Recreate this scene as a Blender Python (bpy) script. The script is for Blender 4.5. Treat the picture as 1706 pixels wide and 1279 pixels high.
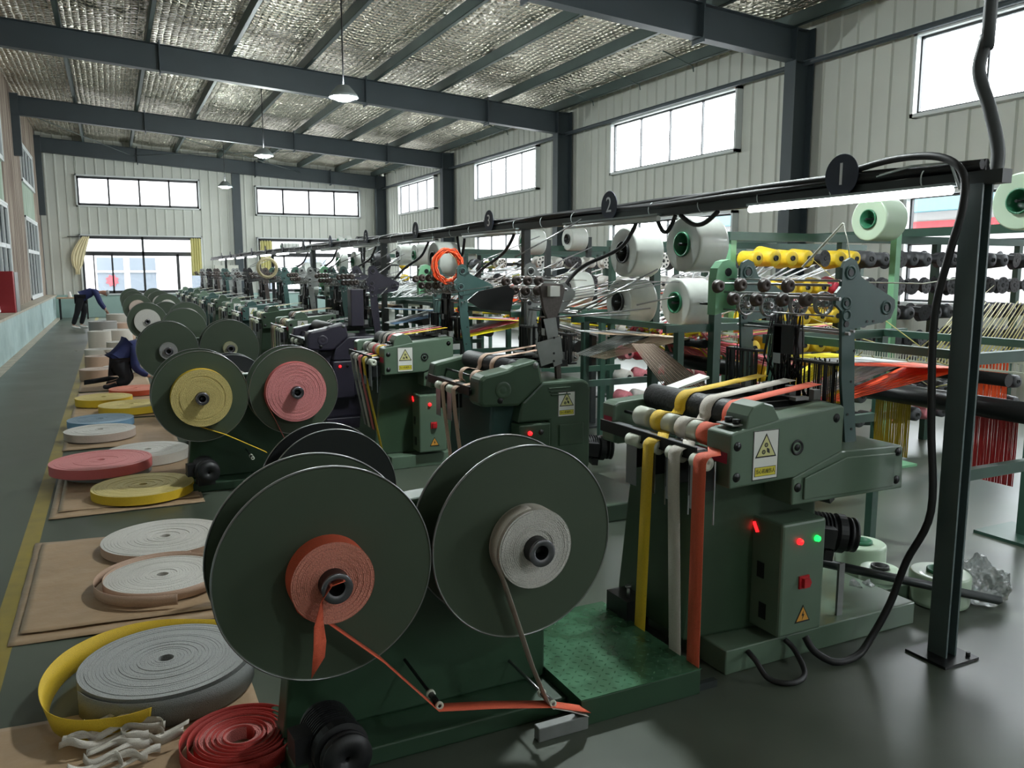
import bpy, bmesh, math, random
from mathutils import Vector, Matrix, noise
for o in list(bpy.data.objects): bpy.data.objects.remove(o)
S = bpy.context.scene
COL = S.collection
PI = math.pi
sin, cos = math.sin, math.cos
# ---------------------------------------------------------------- camera
FPX, CX, CY, EYE = 1350.0, 853.0, 639.5, 1.70
YAW, PITCH = math.radians(26.105), math.radians(7.99)
cam_data = bpy.data.cameras.new('camera'); cam = bpy.data.objects.new('camera', cam_data); COL.objects.link(cam)
cam_data.sensor_width = 36.0; cam_data.lens = 36.0 * FPX / 1706.0; cam_data.clip_start = 0.05; cam_data.clip_end = 300
cam.location = (0, 0, EYE); cam.rotation_euler = (PI/2 - PITCH, 0, -YAW)
S.camera = cam
R_ = Vector((cos(YAW), -sin(YAW), 0)); F_ = Vector((sin(YAW)*cos(PITCH), cos(YAW)*cos(PITCH), -sin(PITCH))); U_ = R_.cross(F_)
EYEV = Vector((0, 0, EYE))
def ray(x, y): return (x-CX)/FPX*R_ - (y-CY)/FPX*U_ + F_
def onz(x, y, z=0.0): d = ray(x, y); return EYEV + d*((z-EYE)/d.z)
def onx(x, y, X): d = ray(x, y); return EYEV + d*(X/d.x)
def ony(x, y, Y): d = ray(x, y); return EYEV + d*(Y/d.y)
# ---------------------------------------------------------------- render look
S.view_settings.view_transform = 'Standard'; S.view_settings.look = 'None'; S.view_settings.gamma = 1
S.view_settings.use_curve_mapping = False; S.view_settings.exposure = 1.62
S.cycles.max_bounces = 8; S.cycles.diffuse_bounces = 4; S.cycles.glossy_bounces = 4; S.cycles.transparent_max_bounces = 8
S.cycles.sample_clamp_indirect = 6.0
# ---------------------------------------------------------------- daylight
W = bpy.data.worlds.new('overcast_sky'); S.world = W; W.use_nodes = True
bg = W.node_tree.nodes['Background']; bg.inputs[0].default_value = (0.93, 0.97, 1.0, 1); bg.inputs[1].default_value = 6.5
HALL = dict(x0=-1.85, x1=10.3, y0=-5.0, y1=33.3)
RW = [(4.1-7.7, 8.15-7.7), (4.1, 8.15), (11.85, 15.92), (19.58, 23.62), (27.2, 31.12)]   # window bays of the right wall
FWIN = [(-0.92, 3.14), (5.25, 9.33)]                                           # window bays of the far wall
def portal(loc, rot, sx, sy):
    l = bpy.data.lights.new('window_portal', 'AREA'); l.shape = 'RECTANGLE'; l.size = sx; l.size_y = sy
    l.cycles.is_portal = True
    o = bpy.data.objects.new('window_portal', l); o.location = loc; o.rotation_euler = rot; COL.objects.link(o)
for a, b in RW:
    portal((10.38, (a+b)/2, 4.4), (0, PI/2, 0), 1.0, b-a)
    portal((10.38, (a+b)/2, 2.0), (0, PI/2, 0), 1.5, b-a)
for a, b in FWIN:
    portal(((a+b)/2, 33.38, 4.45), (-PI/2, 0, 0), b-a, 1.0)
    portal(((a+b)/2, 33.38, 1.9), (-PI/2, 0, 0), b-a, 2.1)

# ---------------------------------------------------------------- materials
def lin(c):
    return tuple(((v/255.0)/12.92 if v/255.0 <= 0.04045 else ((v/255.0+0.055)/1.055)**2.4) for v in c) + (1,)
M = {}
def mat(name, rgb, rough=0.5, metal=0.0, vary=0.0, scale=8.0, bump=0.0, bscale=40.0, emit=None, power=0.0, rgb2=None, coat=0.0, trans=0.0, sheen=0.0):
    m = bpy.data.materials.new(name); m.use_nodes = True; nt = m.node_tree; b = nt.nodes['Principled BSDF']
    b.inputs['Base Color'].default_value = lin(rgb); b.inputs['Roughness'].default_value = rough; b.inputs['Metallic'].default_value = metal
    b.inputs['Coat Weight'].default_value = coat
    b.inputs['Transmission Weight'].default_value = trans
    b.inputs['Sheen Weight'].default_value = sheen
    tc = nt.nodes.new('ShaderNodeTexCoord')
    if vary or rgb2:
        n = nt.nodes.new('ShaderNodeTexNoise'); n.inputs['Scale'].default_value = scale; n.inputs['Detail'].default_value = 5
        nt.links.new(tc.outputs['Object'], n.inputs['Vector'])
        r = nt.nodes.new('ShaderNodeValToRGB'); c = lin(rgb)
        r.color_ramp.elements[0].position = 0.3; r.color_ramp.elements[1].position = 0.7
        r.color_ramp.elements[0].color = c if rgb2 else tuple(v*(1-vary) for v in c[:3])+(1,)
        r.color_ramp.elements[1].color = lin(rgb2) if rgb2 else tuple(min(1, v*(1+vary)) for v in c[:3])+(1,)
        nt.links.new(n.outputs['Fac'], r.inputs['Fac']); nt.links.new(r.outputs['Color'], b.inputs['Base Color'])
    if bump:
        n2 = nt.nodes.new('ShaderNodeTexNoise'); n2.inputs['Scale'].default_value = bscale; n2.inputs['Detail'].default_value = 4
        nt.links.new(tc.outputs['Object'], n2.inputs['Vector'])
        bp = nt.nodes.new('ShaderNodeBump'); bp.inputs['Strength'].default_value = bump; bp.inputs['Distance'].default_value = 0.02
        nt.links.new(n2.outputs['Fac'], bp.inputs['Height']); nt.links.new(bp.outputs['Normal'], b.inputs['Normal'])
    if emit:
        b.inputs['Emission Color'].default_value = lin(emit); b.inputs['Emission Strength'].default_value = power
    M[name] = m; return m
def woven(name, rgb, rough=0.65, sc=420.0, depth=0.4):
    m = mat(name, rgb, rough); nt = m.node_tree; b = nt.nodes['Principled BSDF']
    tc = nt.nodes.new('ShaderNodeTexCoord'); v = nt.nodes.new('ShaderNodeTexVoronoi'); v.inputs['Scale'].default_value = sc
    nt.links.new(tc.outputs['Object'], v.inputs['Vector'])
    r = nt.nodes.new('ShaderNodeValToRGB'); c = lin(rgb)
    r.color_ramp.elements[0].color = tuple(min(1, x*1.12) for x in c[:3])+(1,); r.color_ramp.elements[1].color = tuple(x*0.72 for x in c[:3])+(1,)
    nt.links.new(v.outputs['Distance'], r.inputs['Fac']); nt.links.new(r.outputs['Color'], b.inputs['Base Color'])
    bp = nt.nodes.new('ShaderNodeBump'); bp.inputs['Strength'].default_value = depth; bp.inputs['Distance'].default_value = 0.003; bp.invert = True
    nt.links.new(v.outputs['Distance'], bp.inputs['Height']); nt.links.new(bp.outputs['Normal'], b.inputs['Normal'])
    return m
mat('loom_green', (88, 108, 90), 0.38, vary=0.08, scale=5, coat=0.3)
mat('loom_dark_green', (52, 74, 54), 0.42, vary=0.12, scale=5, coat=0.2)
mat('loom_purple', (44, 40, 54), 0.42, vary=0.1, scale=5, coat=0.2)
mat('loom_blue_grey', (46, 74, 70), 0.45, vary=0.1, scale=5)
mat('reel_green', (60, 72, 56), 0.5, vary=0.05, scale=3)
mat('reel_black', (34, 36, 38), 0.45)
mat('stand_green', (44, 70, 50), 0.42, vary=0.1, scale=4)
mat('frame_green', (48, 78, 66), 0.42, vary=0.12, scale=6)
mat('light_green', (120, 176, 136), 0.4, vary=0.08)
mat('rail_dark', (38, 44, 44), 0.45, vary=0.2, scale=9)
mat('black_metal', (24, 25, 26), 0.4, 0.2)
mat('black_rubber', (26, 27, 29), 0.55, bump=0.2, bscale=60)
mat('motor_black', (22, 22, 24), 0.5, vary=0.2)
mat('bare_steel', (150, 150, 150), 0.3, 0.9)
mat('aluminium', (190, 192, 196), 0.28, 0.85)
mat('chrome_hub', (120, 118, 124), 0.25, 0.9)
mat('grey_plate', (128, 130, 128), 0.5, 0.3, vary=0.15)
mat('brown_pulley', (72, 62, 58), 0.45, vary=0.2, scale=60)
mat('steel_structure', (56, 65, 70), 0.5, vary=0.06, scale=2)
mat('purlin_steel', (64, 78, 76), 0.5, vary=0.12, scale=2)
mat('white_roller', (196, 200, 184), 0.5)
mat('label_white', (222, 222, 216), 0.5)
mat('label_yellow', (214, 200, 60), 0.5)
mat('label_cream', (206, 202, 140), 0.5)
mat('label_orange', (210, 150, 60), 0.5)
mat('label_black', (14, 14, 12), 0.5)
mat('plate_red', (168, 38, 66), 0.45)
mat('switch_red', (180, 34, 40), 0.4)
mat('lamp_red', (255, 40, 40), 0.3, emit=(255, 20, 24), power=1.6)
mat('lamp_green', (40, 255, 90), 0.3, emit=(20, 255, 80), power=1.0)
mat('sign_blue', (46, 52, 70), 0.5)
mat('post_paint', (78, 92, 92), 0.45, vary=0.1, scale=5)
mat('hose_grey', (66, 70, 72), 0.5)
mat('sign_figure', (236, 238, 244), 0.5)
mat('tube_light', (255, 255, 255), 0.4, emit=(250, 253, 255), power=6)
mat('bulb_light', (255, 255, 255), 0.4, emit=(240, 250, 255), power=60)
mat('tube_off', (190, 192, 190), 0.4)
mat('lamp_shade', (150, 160, 160), 0.4, 0.4)
mat('cable_black', (22, 22, 24), 0.55)
mat('cable_white', (190, 200, 200), 0.5)
mat('yarn_white', (188, 192, 186), 0.3, coat=0.3, vary=0.05, scale=14)
mat('yarn_pale_green', (184, 204, 180), 0.3, coat=0.3)
mat('core_green', (44, 110, 78), 0.4)
mat('core_black', (22, 24, 24), 0.5)
mat('cone_yellow', (218, 184, 40), 0.55, vary=0.15, scale=20)
mat('cone_grey', (70, 70, 74), 0.55, vary=0.3, scale=30)
mat('cone_black', (32, 32, 36), 0.5, vary=0.3, scale=30)
mat('cone_white', (208, 206, 200), 0.5, vary=0.1, scale=30)
mat('cone_pink', (214, 130, 140), 0.55, vary=0.15, scale=30)
mat('cone_red', (190, 50, 70), 0.55)
mat('cone_olive', (150, 150, 70), 0.55, vary=0.1, scale=30)
for n, c in dict(yellow=(226, 188, 40), white=(206, 199, 188), orange=(226, 98, 66), pink=(222, 112, 112), grey=(146, 144, 140), tan=(196, 164, 142), black=(34, 34, 36), blue=(126, 170, 206), brown=(112, 92, 74), cream=(204, 200, 150), red=(180, 50, 42), silver=(128, 130, 128)).items():
    woven('ribbon_'+n, c, 0.65, 320 if n == 'silver' else 420)
    woven('edge_'+n, dict(yellow=(208, 188, 118), pink=(222, 138, 138), orange=(222, 142, 122)).get(n) or tuple(int(v*0.6+0.4*215) for v in c), 0.6, 260, 0.8)
mat('yarn_orange', (244, 88, 36), 0.45); mat('yarn_yellow', (236, 222, 40), 0.45); mat('yarn_red', (196, 44, 48), 0.5)
mat('yarn_pink', (226, 110, 120), 0.5); mat('yarn_tan', (204, 184, 160), 0.5); mat('yarn_blue', (120, 166, 206), 0.5)
mat('yarn_gold', (160, 152, 84), 0.5); mat('yarn_grey_white', (206, 208, 208), 0.5); mat('yarn_mustard', (190, 160, 30), 0.5)
mat('kraft_paper', (166, 140, 112), 0.42, vary=0.06, scale=5, bump=0.5, bscale=7)
mat('plastic_film', (200, 204, 204), 0.25, trans=0.75)
mat('navy_cloth', (30, 38, 84), 0.8, vary=0.15, scale=12)
mat('black_cloth', (20, 20, 26), 0.85)
mat('skin', (172, 128, 108), 0.6)
mat('grey_cap', (150, 150, 148), 0.8)
mat('hair_black', (22, 18, 18), 0.6)
mat('white_shoe', (220, 220, 216), 0.6)
mat('ledge_paint', (150, 172, 172), 0.6, rgb2=(172, 192, 190), scale=3)
mat('ledge_wood', (168, 160, 144), 0.6, vary=0.2, scale=4)
mat('cabinet_red', (140, 22, 30), 0.45)
mat('frame_dark', (40, 42, 44), 0.45)
mat('frame_white', (206, 210, 210), 0.45)
mat('curtain_cream', (226, 214, 176), 0.8)
mat('curtain_yellow', (204, 196, 132), 0.8)
mat('carton', (200, 200, 190), 0.7)
mat('outside_white', (150, 146, 148), 0.7)
mat('outside_grey', (78, 84, 92), 0.5)
mat('outside_red', (176, 44, 52), 0.6)
mat('outside_blue', (80, 130, 144), 0.6)
mat('outside_ground', (180, 180, 178), 0.8)
mat('table_wood', (170, 140, 110), 0.5)
mat('wall_paint_green', (150, 176, 170), 0.6, vary=0.06, scale=2)
mat('corrugated', (196, 198, 190), 0.5, vary=0.04, scale=1.2)
def glass_mat():
    m = bpy.data.materials.new('window_glass'); m.use_nodes = True; nt = m.node_tree; nt.nodes.clear()
    o = nt.nodes.new('ShaderNodeOutputMaterial'); mx = nt.nodes.new('ShaderNodeMixShader'); t = nt.nodes.new('ShaderNodeBsdfTransparent'); g = nt.nodes.new('ShaderNodeBsdfGlossy')
    g.inputs['Roughness'].default_value = 0.03; mx.inputs[0].default_value = 0.08; t.inputs[0].default_value = (0.93, 0.95, 0.95, 1)
    nt.links.new(t.outputs[0], mx.inputs[1]); nt.links.new(g.outputs[0], mx.inputs[2]); nt.links.new(mx.outputs[0], o.inputs[0]); M['window_glass'] = m
glass_mat()
def floor_mat():
    m = bpy.data.materials.new('painted_concrete'); m.use_nodes = True; nt = m.node_tree; b = nt.nodes['Principled BSDF']
    g = nt.nodes.new('ShaderNodeNewGeometry'); sx = nt.nodes.new('ShaderNodeSeparateXYZ'); nt.links.new(g.outputs['Position'], sx.inputs[0])
    n = nt.nodes.new('ShaderNodeTexNoise'); n.inputs['Scale'].default_value = 0.9; n.inputs['Detail'].default_value = 4; n.inputs['Roughness'].default_value = 0.55
    nt.links.new(g.outputs['Position'], n.inputs['Vector'])
    r = nt.nodes.new('ShaderNodeValToRGB'); r.color_ramp.elements[0].position = 0.3; r.color_ramp.elements[1].position = 0.75
    r.color_ramp.elements[0].color = lin((60, 67, 58)); r.color_ramp.elements[1].color = lin((88, 95, 83)); nt.links.new(n.outputs['Fac'], r.inputs['Fac'])
    d = nt.nodes.new('ShaderNodeMath'); d.operation = 'ADD'; d.inputs[1].default_value = 0.56; nt.links.new(sx.outputs['X'], d.inputs[0])
    a = nt.nodes.new('ShaderNodeMath'); a.operation = 'ABSOLUTE'; nt.links.new(d.outputs[0], a.inputs[0])
    l = nt.nodes.new('ShaderNodeMath'); l.operation = 'LESS_THAN'; l.inputs[1].default_value = 0.05; nt.links.new(a.outputs[0], l.inputs[0])
    n3 = nt.nodes.new('ShaderNodeTexNoise'); n3.inputs['Scale'].default_value = 9; nt.links.new(g.outputs['Position'], n3.inputs['Vector'])
    r3 = nt.nodes.new('ShaderNodeValToRGB'); r3.color_ramp.elements[0].color = lin((120, 108, 58)); r3.color_ramp.elements[1].color = lin((154, 134, 52)); nt.links.new(n3.outputs['Fac'], r3.inputs['Fac'])
    mx = nt.nodes.new('ShaderNodeMixRGB'); nt.links.new(l.outputs[0], mx.inputs[0]); nt.links.new(r.outputs['Color'], mx.inputs[1]); nt.links.new(r3.outputs['Color'], mx.inputs[2])
    nt.links.new(mx.outputs[0], b.inputs['Base Color'])
    r2 = nt.nodes.new('ShaderNodeMapRange'); b.inputs['Specular IOR Level'].default_value = 0.34; r2.inputs['To Min'].default_value = 0.2; r2.inputs['To Max'].default_value = 0.48; nt.links.new(n.outputs['Fac'], r2.inputs['Value']); nt.links.new(r2.outputs[0], b.inputs['Roughness'])
    M['floor'] = m
floor_mat()
def foil_mat():
    m = bpy.data.materials.new('quilted_foil'); m.use_nodes = True; nt = m.node_tree; b = nt.nodes['Principled BSDF']
    b.inputs['Base Color'].default_value = lin((214, 208, 192)); b.inputs['Metallic'].default_value = 0.9; b.inputs['Roughness'].default_value = 0.24
    tc = nt.nodes.new('ShaderNodeTexCoord')
    def wave(axis, sc, dist):
        w = nt.nodes.new('ShaderNodeTexWave'); w.wave_type = 'BANDS'; w.bands_direction = axis; w.inputs['Scale'].default_value = sc; w.inputs['Distortion'].default_value = dist; w.inputs['Detail'].default_value = 2; w.inputs['Detail Scale'].default_value = 1.5
        nt.links.new(tc.outputs['Object'], w.inputs['Vector']); return w
    wx, wy = wave('X', 2.6, 0.9), wave('Y', 2.2, 1.2)
    n = nt.nodes.new('ShaderNodeTexNoise'); n.inputs['Scale'].default_value = 3.4; n.inputs['Detail'].default_value = 8; nt.links.new(tc.outputs['Object'], n.inputs['Vector'])
    ad = nt.nodes.new('ShaderNodeMath'); ad.operation = 'MINIMUM'; nt.links.new(wx.outputs['Fac'], ad.inputs[0]); nt.links.new(wy.outputs['Fac'], ad.inputs[1])
    mu = nt.nodes.new('ShaderNodeMath'); mu.operation = 'MULTIPLY_ADD'; mu.inputs[1].default_value = 2.4; nt.links.new(n.outputs['Fac'], mu.inputs[0]); nt.links.new(ad.outputs[0], mu.inputs[2])
    bp = nt.nodes.new('ShaderNodeBump'); bp.inputs['Strength'].default_value = 1.0; bp.inputs['Distance'].default_value = 0.10
    nt.links.new(mu.outputs[0], bp.inputs['Height']); nt.links.new(bp.outputs['Normal'], b.inputs['Normal'])
    M['foil'] = m
foil_mat()
def board_mat(name, c1, c2, sc):
    m = bpy.data.materials.new(name); m.use_nodes = True; nt = m.node_tree; b = nt.nodes['Principled BSDF']; b.inputs['Roughness'].default_value = 0.7
    tc = nt.nodes.new('ShaderNodeTexCoord'); mp = nt.nodes.new('ShaderNodeMapping'); mp.inputs['Scale'].default_value = (sc, sc, 0.25); nt.links.new(tc.outputs['Object'], mp.inputs['Vector'])
    n = nt.nodes.new('ShaderNodeTexNoise'); n.inputs['Scale'].default_value = 2.0; n.inputs['Detail'].default_value = 6; nt.links.new(mp.outputs[0], n.inputs['Vector'])
    r = nt.nodes.new('ShaderNodeValToRGB'); r.color_ramp.elements[0].position = 0.35; r.color_ramp.elements[1].position = 0.65; r.color_ramp.elements[0].color = lin(c1); r.color_ramp.elements[1].color = lin(c2)
    nt.links.new(n.outputs['Fac'], r.inputs['Fac']); nt.links.new(r.outputs['Color'], b.inputs['Base Color']); M[name] = m
board_mat('old_boards', (112, 96, 86), (168, 156, 142), 6.0)
board_mat('green_panel', (120, 140, 120), (156, 172, 156), 1.0)
def diamond_mat():
    m = mat('diamond_plate', (72, 128, 92), 0.24, 0.5); nt = m.node_tree; b = nt.nodes['Principled BSDF']
    tc = nt.nodes.new('ShaderNodeTexCoord'); n = nt.nodes.new('ShaderNodeTexNoise'); n.inputs['Scale'].default_value = 9; nt.links.new(tc.outputs['Object'], n.inputs['Vector'])
    r = nt.nodes.new('ShaderNodeValToRGB'); r.color_ramp.elements[0].position = 0.42; r.color_ramp.elements[1].position = 0.6; r.color_ramp.elements[0].color = lin((66, 108, 78)); r.color_ramp.elements[1].color = lin((84, 134, 102))
    nt.links.new(n.outputs['Fac'], r.inputs['Fac']); nt.links.new(r.outputs['Color'], b.inputs['Base Color'])
diamond_mat()
# ---------------------------------------------------------------- mesh builder
class MB:
    def __init__(s): s.v = []; s.f = []; s.mi = []; s.sm = []; s.m = 0; s.smooth = False
    def add(s, vs, fs, smooth=None):
        n = len(s.v); s.v += [tuple(v) for v in vs]
        for f in fs: s.f.append([n+i for i in f]); s.mi.append(s.m); s.sm.append(s.smooth if smooth is None else smooth)
        return s
    def box(s, x0, x1, y0, y1, z0, z1):
        return s.add([(x0,y0,z0),(x1,y0,z0),(x1,y1,z0),(x0,y1,z0),(x0,y0,z1),(x1,y0,z1),(x1,y1,z1),(x0,y1,z1)],
                     [(0,3,2,1),(4,5,6,7),(0,1,5,4),(1,2,6,5),(2,3,7,6),(3,0,4,7)])
    def hexa(s, p): return s.add(p, [(0,3,2,1),(4,5,6,7),(0,1,5,4),(1,2,6,5),(2,3,7,6),(3,0,4,7)])
    def prism(s, pts, a0, a1, axis='y'):      # outline in the two other axes, pushed along axis
        def P(p, a): return (p[0], a, p[1]) if axis == 'y' else ((a, p[0], p[1]) if axis == 'x' else (p[0], p[1], a))
        n = len(pts); vs = [P(p, a0) for p in pts] + [P(p, a1) for p in pts]
        return s.add(vs, [tuple(range(n)), tuple(range(2*n-1, n-1, -1))] + [(i, n+i, n+(i+1) % n, (i+1) % n) for i in range(n)])
    def ring(s, pts, hole, a0, a1, axis='y'):  # prism with a hole, both outlines with the same count
        def P(p, a): return (p[0], a, p[1]) if axis == 'y' else ((a, p[0], p[1]) if axis == 'x' else (p[0], p[1], a))
        n = len(pts); vs = [P(p, a0) for p in pts]+[P(p, a1) for p in pts]+[P(p, a0) for p in hole]+[P(p, a1) for p in hole]
        fs = []
        for i in range(n):
            j = (i+1) % n
            fs += [(i, n+i, n+j, j), (2*n+i, 2*n+j, 3*n+j, 3*n+i), (i, j, 2*n+j, 2*n+i), (n+i, 3*n+i, 3*n+j, n+j)]
        return s.add(vs, fs)
    def tube(s, pts, r, n=8, cap=True, smooth=True):
        pts = [Vector(p) for p in pts]; k = len(pts); rs = r if isinstance(r, (list, tuple)) else [r]*k
        up = None; vs = []
        for i, p in enumerate(pts):
            t = (pts[min(i+1, k-1)] - pts[max(i-1, 0)])
            t = t.normalized() if t.length > 1e-9 else Vector((0, 0, 1))
            if up is None: up = Vector((0, 0, 1)) if abs(t.z) < 0.9 else Vector((1, 0, 0))
            a = t.cross(up); a = a.normalized() if a.length > 1e-6 else Vector((1, 0, 0)); b = a.cross(t).normalized(); up = b
            for j in range(n):
                w = 2*PI*j/n; vs.append(p + a*(cos(w)*rs[i]) + b*(sin(w)*rs[i]))
        fs = [(i*n+j, i*n+(j+1) % n, (i+1)*n+(j+1) % n, (i+1)*n+j) for i in range(k-1) for j in range(n)]
        s.add(vs, fs, smooth)
        if cap: n0 = len(s.v)-len(vs); s.f += [[n0+j for j in range(n)][::-1], [n0+(k-1)*n+j for j in range(n)]]; s.mi += [s.m]*2; s.sm += [False]*2
        return s
    def cyl(s, p0, p1, r, n=24, smooth=True): return s.tube([p0, p1], r, n, True, smooth)
    def lathe(s, prof, c, axis='z', n=48, smooth=True, close=True):   # prof: (radius, height along axis)
        k = len(prof); vs = []
        for (r, h) in prof:
            for j in range(n):
                w = 2*PI*j/n; a, b = r*cos(w), r*sin(w)
                vs.append((c[0]+a, c[1]+b, c[2]+h) if axis == 'z' else ((c[0]+a, c[1]+h, c[2]+b) if axis == 'y' else (c[0]+h, c[1]+a, c[2]+b)))
        fs = [(i*n+j, i*n+(j+1) % n, ((i+1) % k)*n+(j+1) % n, ((i+1) % k)*n+j) for i in range(k if close else k-1) for j in range(n)]
        return s.add(vs, fs, smooth)
    def strip(s, pts, wv, th=0.0015, smooth=True):   # ribbon: path + width vector(s)
        k = len(pts); vs = []
        for i, p in enumerate(pts):
            p = Vector(p); w = Vector(wv[i] if isinstance(wv, list) else wv)/2
            t = (Vector(pts[min(i+1, k-1)])-Vector(pts[max(i-1, 0)])); nn = t.cross(w); nn = nn.normalized()*th/2 if nn.length > 1e-9 else Vector((0, 0, th/2))
            vs += [p-w-nn, p+w-nn, p+w+nn, p-w+nn]
        fs = []
        for i in range(k-1):
            a, b = i*4, i*4+4
            fs += [(a, a+1, b+1, b), (a+1, a+2, b+2, b+1), (a+2, a+3, b+3, b+2), (a+3, a, b, b+3)]
        fs += [(0, 3, 2, 1), ((k-1)*4, (k-1)*4+1, (k-1)*4+2, (k-1)*4+3)]
        return s.add(vs, fs, smooth)
    def mesh(s, name, mats, fix=True):
        me = bpy.data.meshes.new(name); me.from_pydata(s.v, [], s.f)
        for m in (mats if isinstance(mats, (list, tuple)) else [mats]): me.materials.append(M[m] if isinstance(m, str) else m)
        me.polygons.foreach_set('material_index', s.mi); me.polygons.foreach_set('use_smooth', s.sm)
        if fix:
            bm = bmesh.new(); bm.from_mesh(me); bmesh.ops.recalc_face_normals(bm, faces=bm.faces); bm.to_mesh(me); bm.free()
        me.update(); return me
def link(name, me, parent=None, loc=None, rot=None):
    o = bpy.data.objects.new(name, me); COL.objects.link(o)
    if parent is not None: o.parent = parent
    if loc is not None: o.location = loc
    if rot is not None: o.rotation_euler = rot
    return o
def put(name, mb, mats, parent=None, loc=None, rot=None, bevel=0.0, label=None):
    o = link(name, mb.mesh(name, mats), parent, loc, rot)
    if bevel: bev(o, bevel)
    if label: o['label'] = label
    return o
def bev(o, w, seg=2):
    m = o.modifiers.new('edge', 'BEVEL'); m.width = w; m.segments = seg; m.limit_method = 'ANGLE'; m.angle_limit = math.radians(40); return o
CACHE = {}
def smooth(pts, n=6):       # Catmull-Rom through the points
    P = [Vector(p) for p in pts]; out = []
    for i in range(len(P)-1):
        p0, p1, p2, p3 = P[max(i-1, 0)], P[i], P[i+1], P[min(i+2, len(P)-1)]
        for s in range(n):
            u = s/n; out.append(0.5*((2*p1)+(-p0+p2)*u+(2*p0-5*p1+4*p2-p3)*u*u+(-p0+3*p1-3*p2+p3)*u**3))
    return out+[P[-1]]
def inst(name, key, fn, mats, parent=None, loc=None, rot=None, bevel=0.0, label=None):  # shared mesh data for repeated shapes
    k = (key, tuple(mats) if isinstance(mats, (list, tuple)) else mats)
    if k not in CACHE: CACHE[k] = fn().mesh(name, mats)
    o = link(name, CACHE[k], parent, loc, rot)
    if bevel: bev(o, bevel)
    if label: o['label'] = label
    return o
def thing(name, label, cat, loc=(0, 0, 0), rot=(0, 0, 0), group=None):
    o = bpy.data.objects.new(name, None); o.empty_display_size = 0.1; COL.objects.link(o); o.location = loc; o.rotation_euler = rot
    return tag(o, label, cat, group)
def tag(o, label, cat, group=None, kind=None):
    o['label'] = label; o['category'] = cat
    if group: o['group'] = group
    if kind: o['kind'] = kind
    return o
def struct(o): o['kind'] = 'structure'; return o
def text_mesh(txt, size, depth=0.001):
    c = bpy.data.curves.new('t', 'FONT'); c.body = txt; c.size = size; c.extrude = depth; c.align_x = 'CENTER'; c.align_y = 'CENTER'; c.resolution_u = 3
    o = bpy.data.objects.new('t', c); COL.objects.link(o); dg = bpy.context.evaluated_depsgraph_get()
    me = bpy.data.meshes.new_from_object(o.evaluated_get(dg)); bpy.data.objects.remove(o); return me
random.seed(4)
# ================================================================ building shell
def corr(mb, u0, u1, z0, z1, P, pitch=0.32, depth=0.03):
    """vertical ribbed sheet between u0..u1; P(u, d, z) gives the point, d = depth into the room"""
    us = []; k = math.floor(u0/pitch)
    while k*pitch < u1+pitch:
        b = k*pitch
        for du, d in ((0.0, 0.0), (0.02, depth), (0.06, depth), (0.08, 0.0)):
            u = b+du
            if u0 < u < u1: us.append((u, d))
        k += 1
    us = [(u0, 0.0)] + us + [(u1, 0.0)]
    zt = z1 if callable(z1) else (lambda u: z1)
    vs = []
    for u, d in us: vs += [P(u, d, z0), P(u, d, zt(u))]
    mb.add(vs, [(2*i, 2*i+2, 2*i+3, 2*i+1) for i in range(len(us)-1)])
roofz = lambda x: 6.36 - 0.062*x
fl = MB(); fl.box(-3.2, 10.6, -5.3, 33.6, -0.1, 0.0); struct(put('floor', fl, 'floor'))
# ceiling: foil quilt that sags between the purlins
PUR = [-0.6 + 1.5*i for i in range(-1, 8)]
ce = MB(); nx, ny = 96, 200
vs = []
for i in range(nx+1):
    x = -2.4 + (12.9)*i/nx
    for j in range(ny+1):
        y = -5.2 + 38.7*j/ny
        ph = ((x+0.6) / 1.5) % 1.0
        bay = ((y-2.5)/7.7) % 1.0
        sag = 0.05*sin(PI*ph) + 0.05*noise.noise(Vector((x*1.1, y*0.9, 0)))+0.03*noise.noise(Vector((x*4, y*5, 3)))
        vs.append((x, y, roofz(x) - sag))
fs = [(i*(ny+1)+j, i*(ny+1)+j+1, (i+1)*(ny+1)+j+1, (i+1)*(ny+1)+j) for i in range(nx) for j in range(ny)]
ce.add(vs, fs, True); ce.m = 1
ce.add([(-3.2, -5.3, 6.9), (10.7, -5.3, 6.2), (10.7, 33.7, 6.2), (-3.2, 33.7, 6.9)], [(0, 1, 2, 3)])
struct(put('ceiling', ce, ['foil', 'steel_structure']))
# right wall
def window(name, P, u0, u1, z0, z1, n, fmat='frame_dark', trans=None, deep=0.14, t=0.025, extra=()):
    """P(u, d, z): d > 0 into the room. Frame, reveal and one pane mesh"""
    fr = MB()
    def bar(a, b, c, d, e=0.0, f=0.05):
        fr.hexa([P(a, e, c), P(b, e, c), P(b, f, c), P(a, f, c), P(a, e, d), P(b, e, d), P(b, f, d), P(a, f, d)])
    bar(u0, u1, z0, z0+t*1.4); bar(u0, u1, z1-t*1.4, z1); bar(u0, u0+t, z0, z1); bar(u1-t, u1, z0, z1)
    for k in range(1, n): u = u0+(u1-u0)*k/n; bar(u-t/2, u+t/2, z0, z1)
    for a in (trans or []): bar(u0, u1, a-t, a+t)
    for a in extra: bar(*a)
    fr.m = 1
    for a, b, c, d in ((u0-0.05, u0, z0-0.05, z1+0.05), (u1, u1+0.05, z0-0.05, z1+0.05), (u0-0.05, u1+0.05, z0-0.05, z0), (u0-0.05, u1+0.05, z1, z1+0.05)):
        bar(a, b, c, d, -0.02, deep)
    f = struct(put(name, fr, [fmat, 'frame_white']))
    g = MB(); g.add([P(u0, 0.02, z0), P(u1, 0.02, z0), P(u1, 0.02, z1), P(u0, 0.02, z1)], [(0, 1, 2, 3)])
    put('glass_pane', g, 'window_glass', f); return f
PR = lambda u, d, z: (10.42-d, u, z)
wr = MB(); zt = lambda u: roofz(10.4)
prev = -5.2
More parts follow.
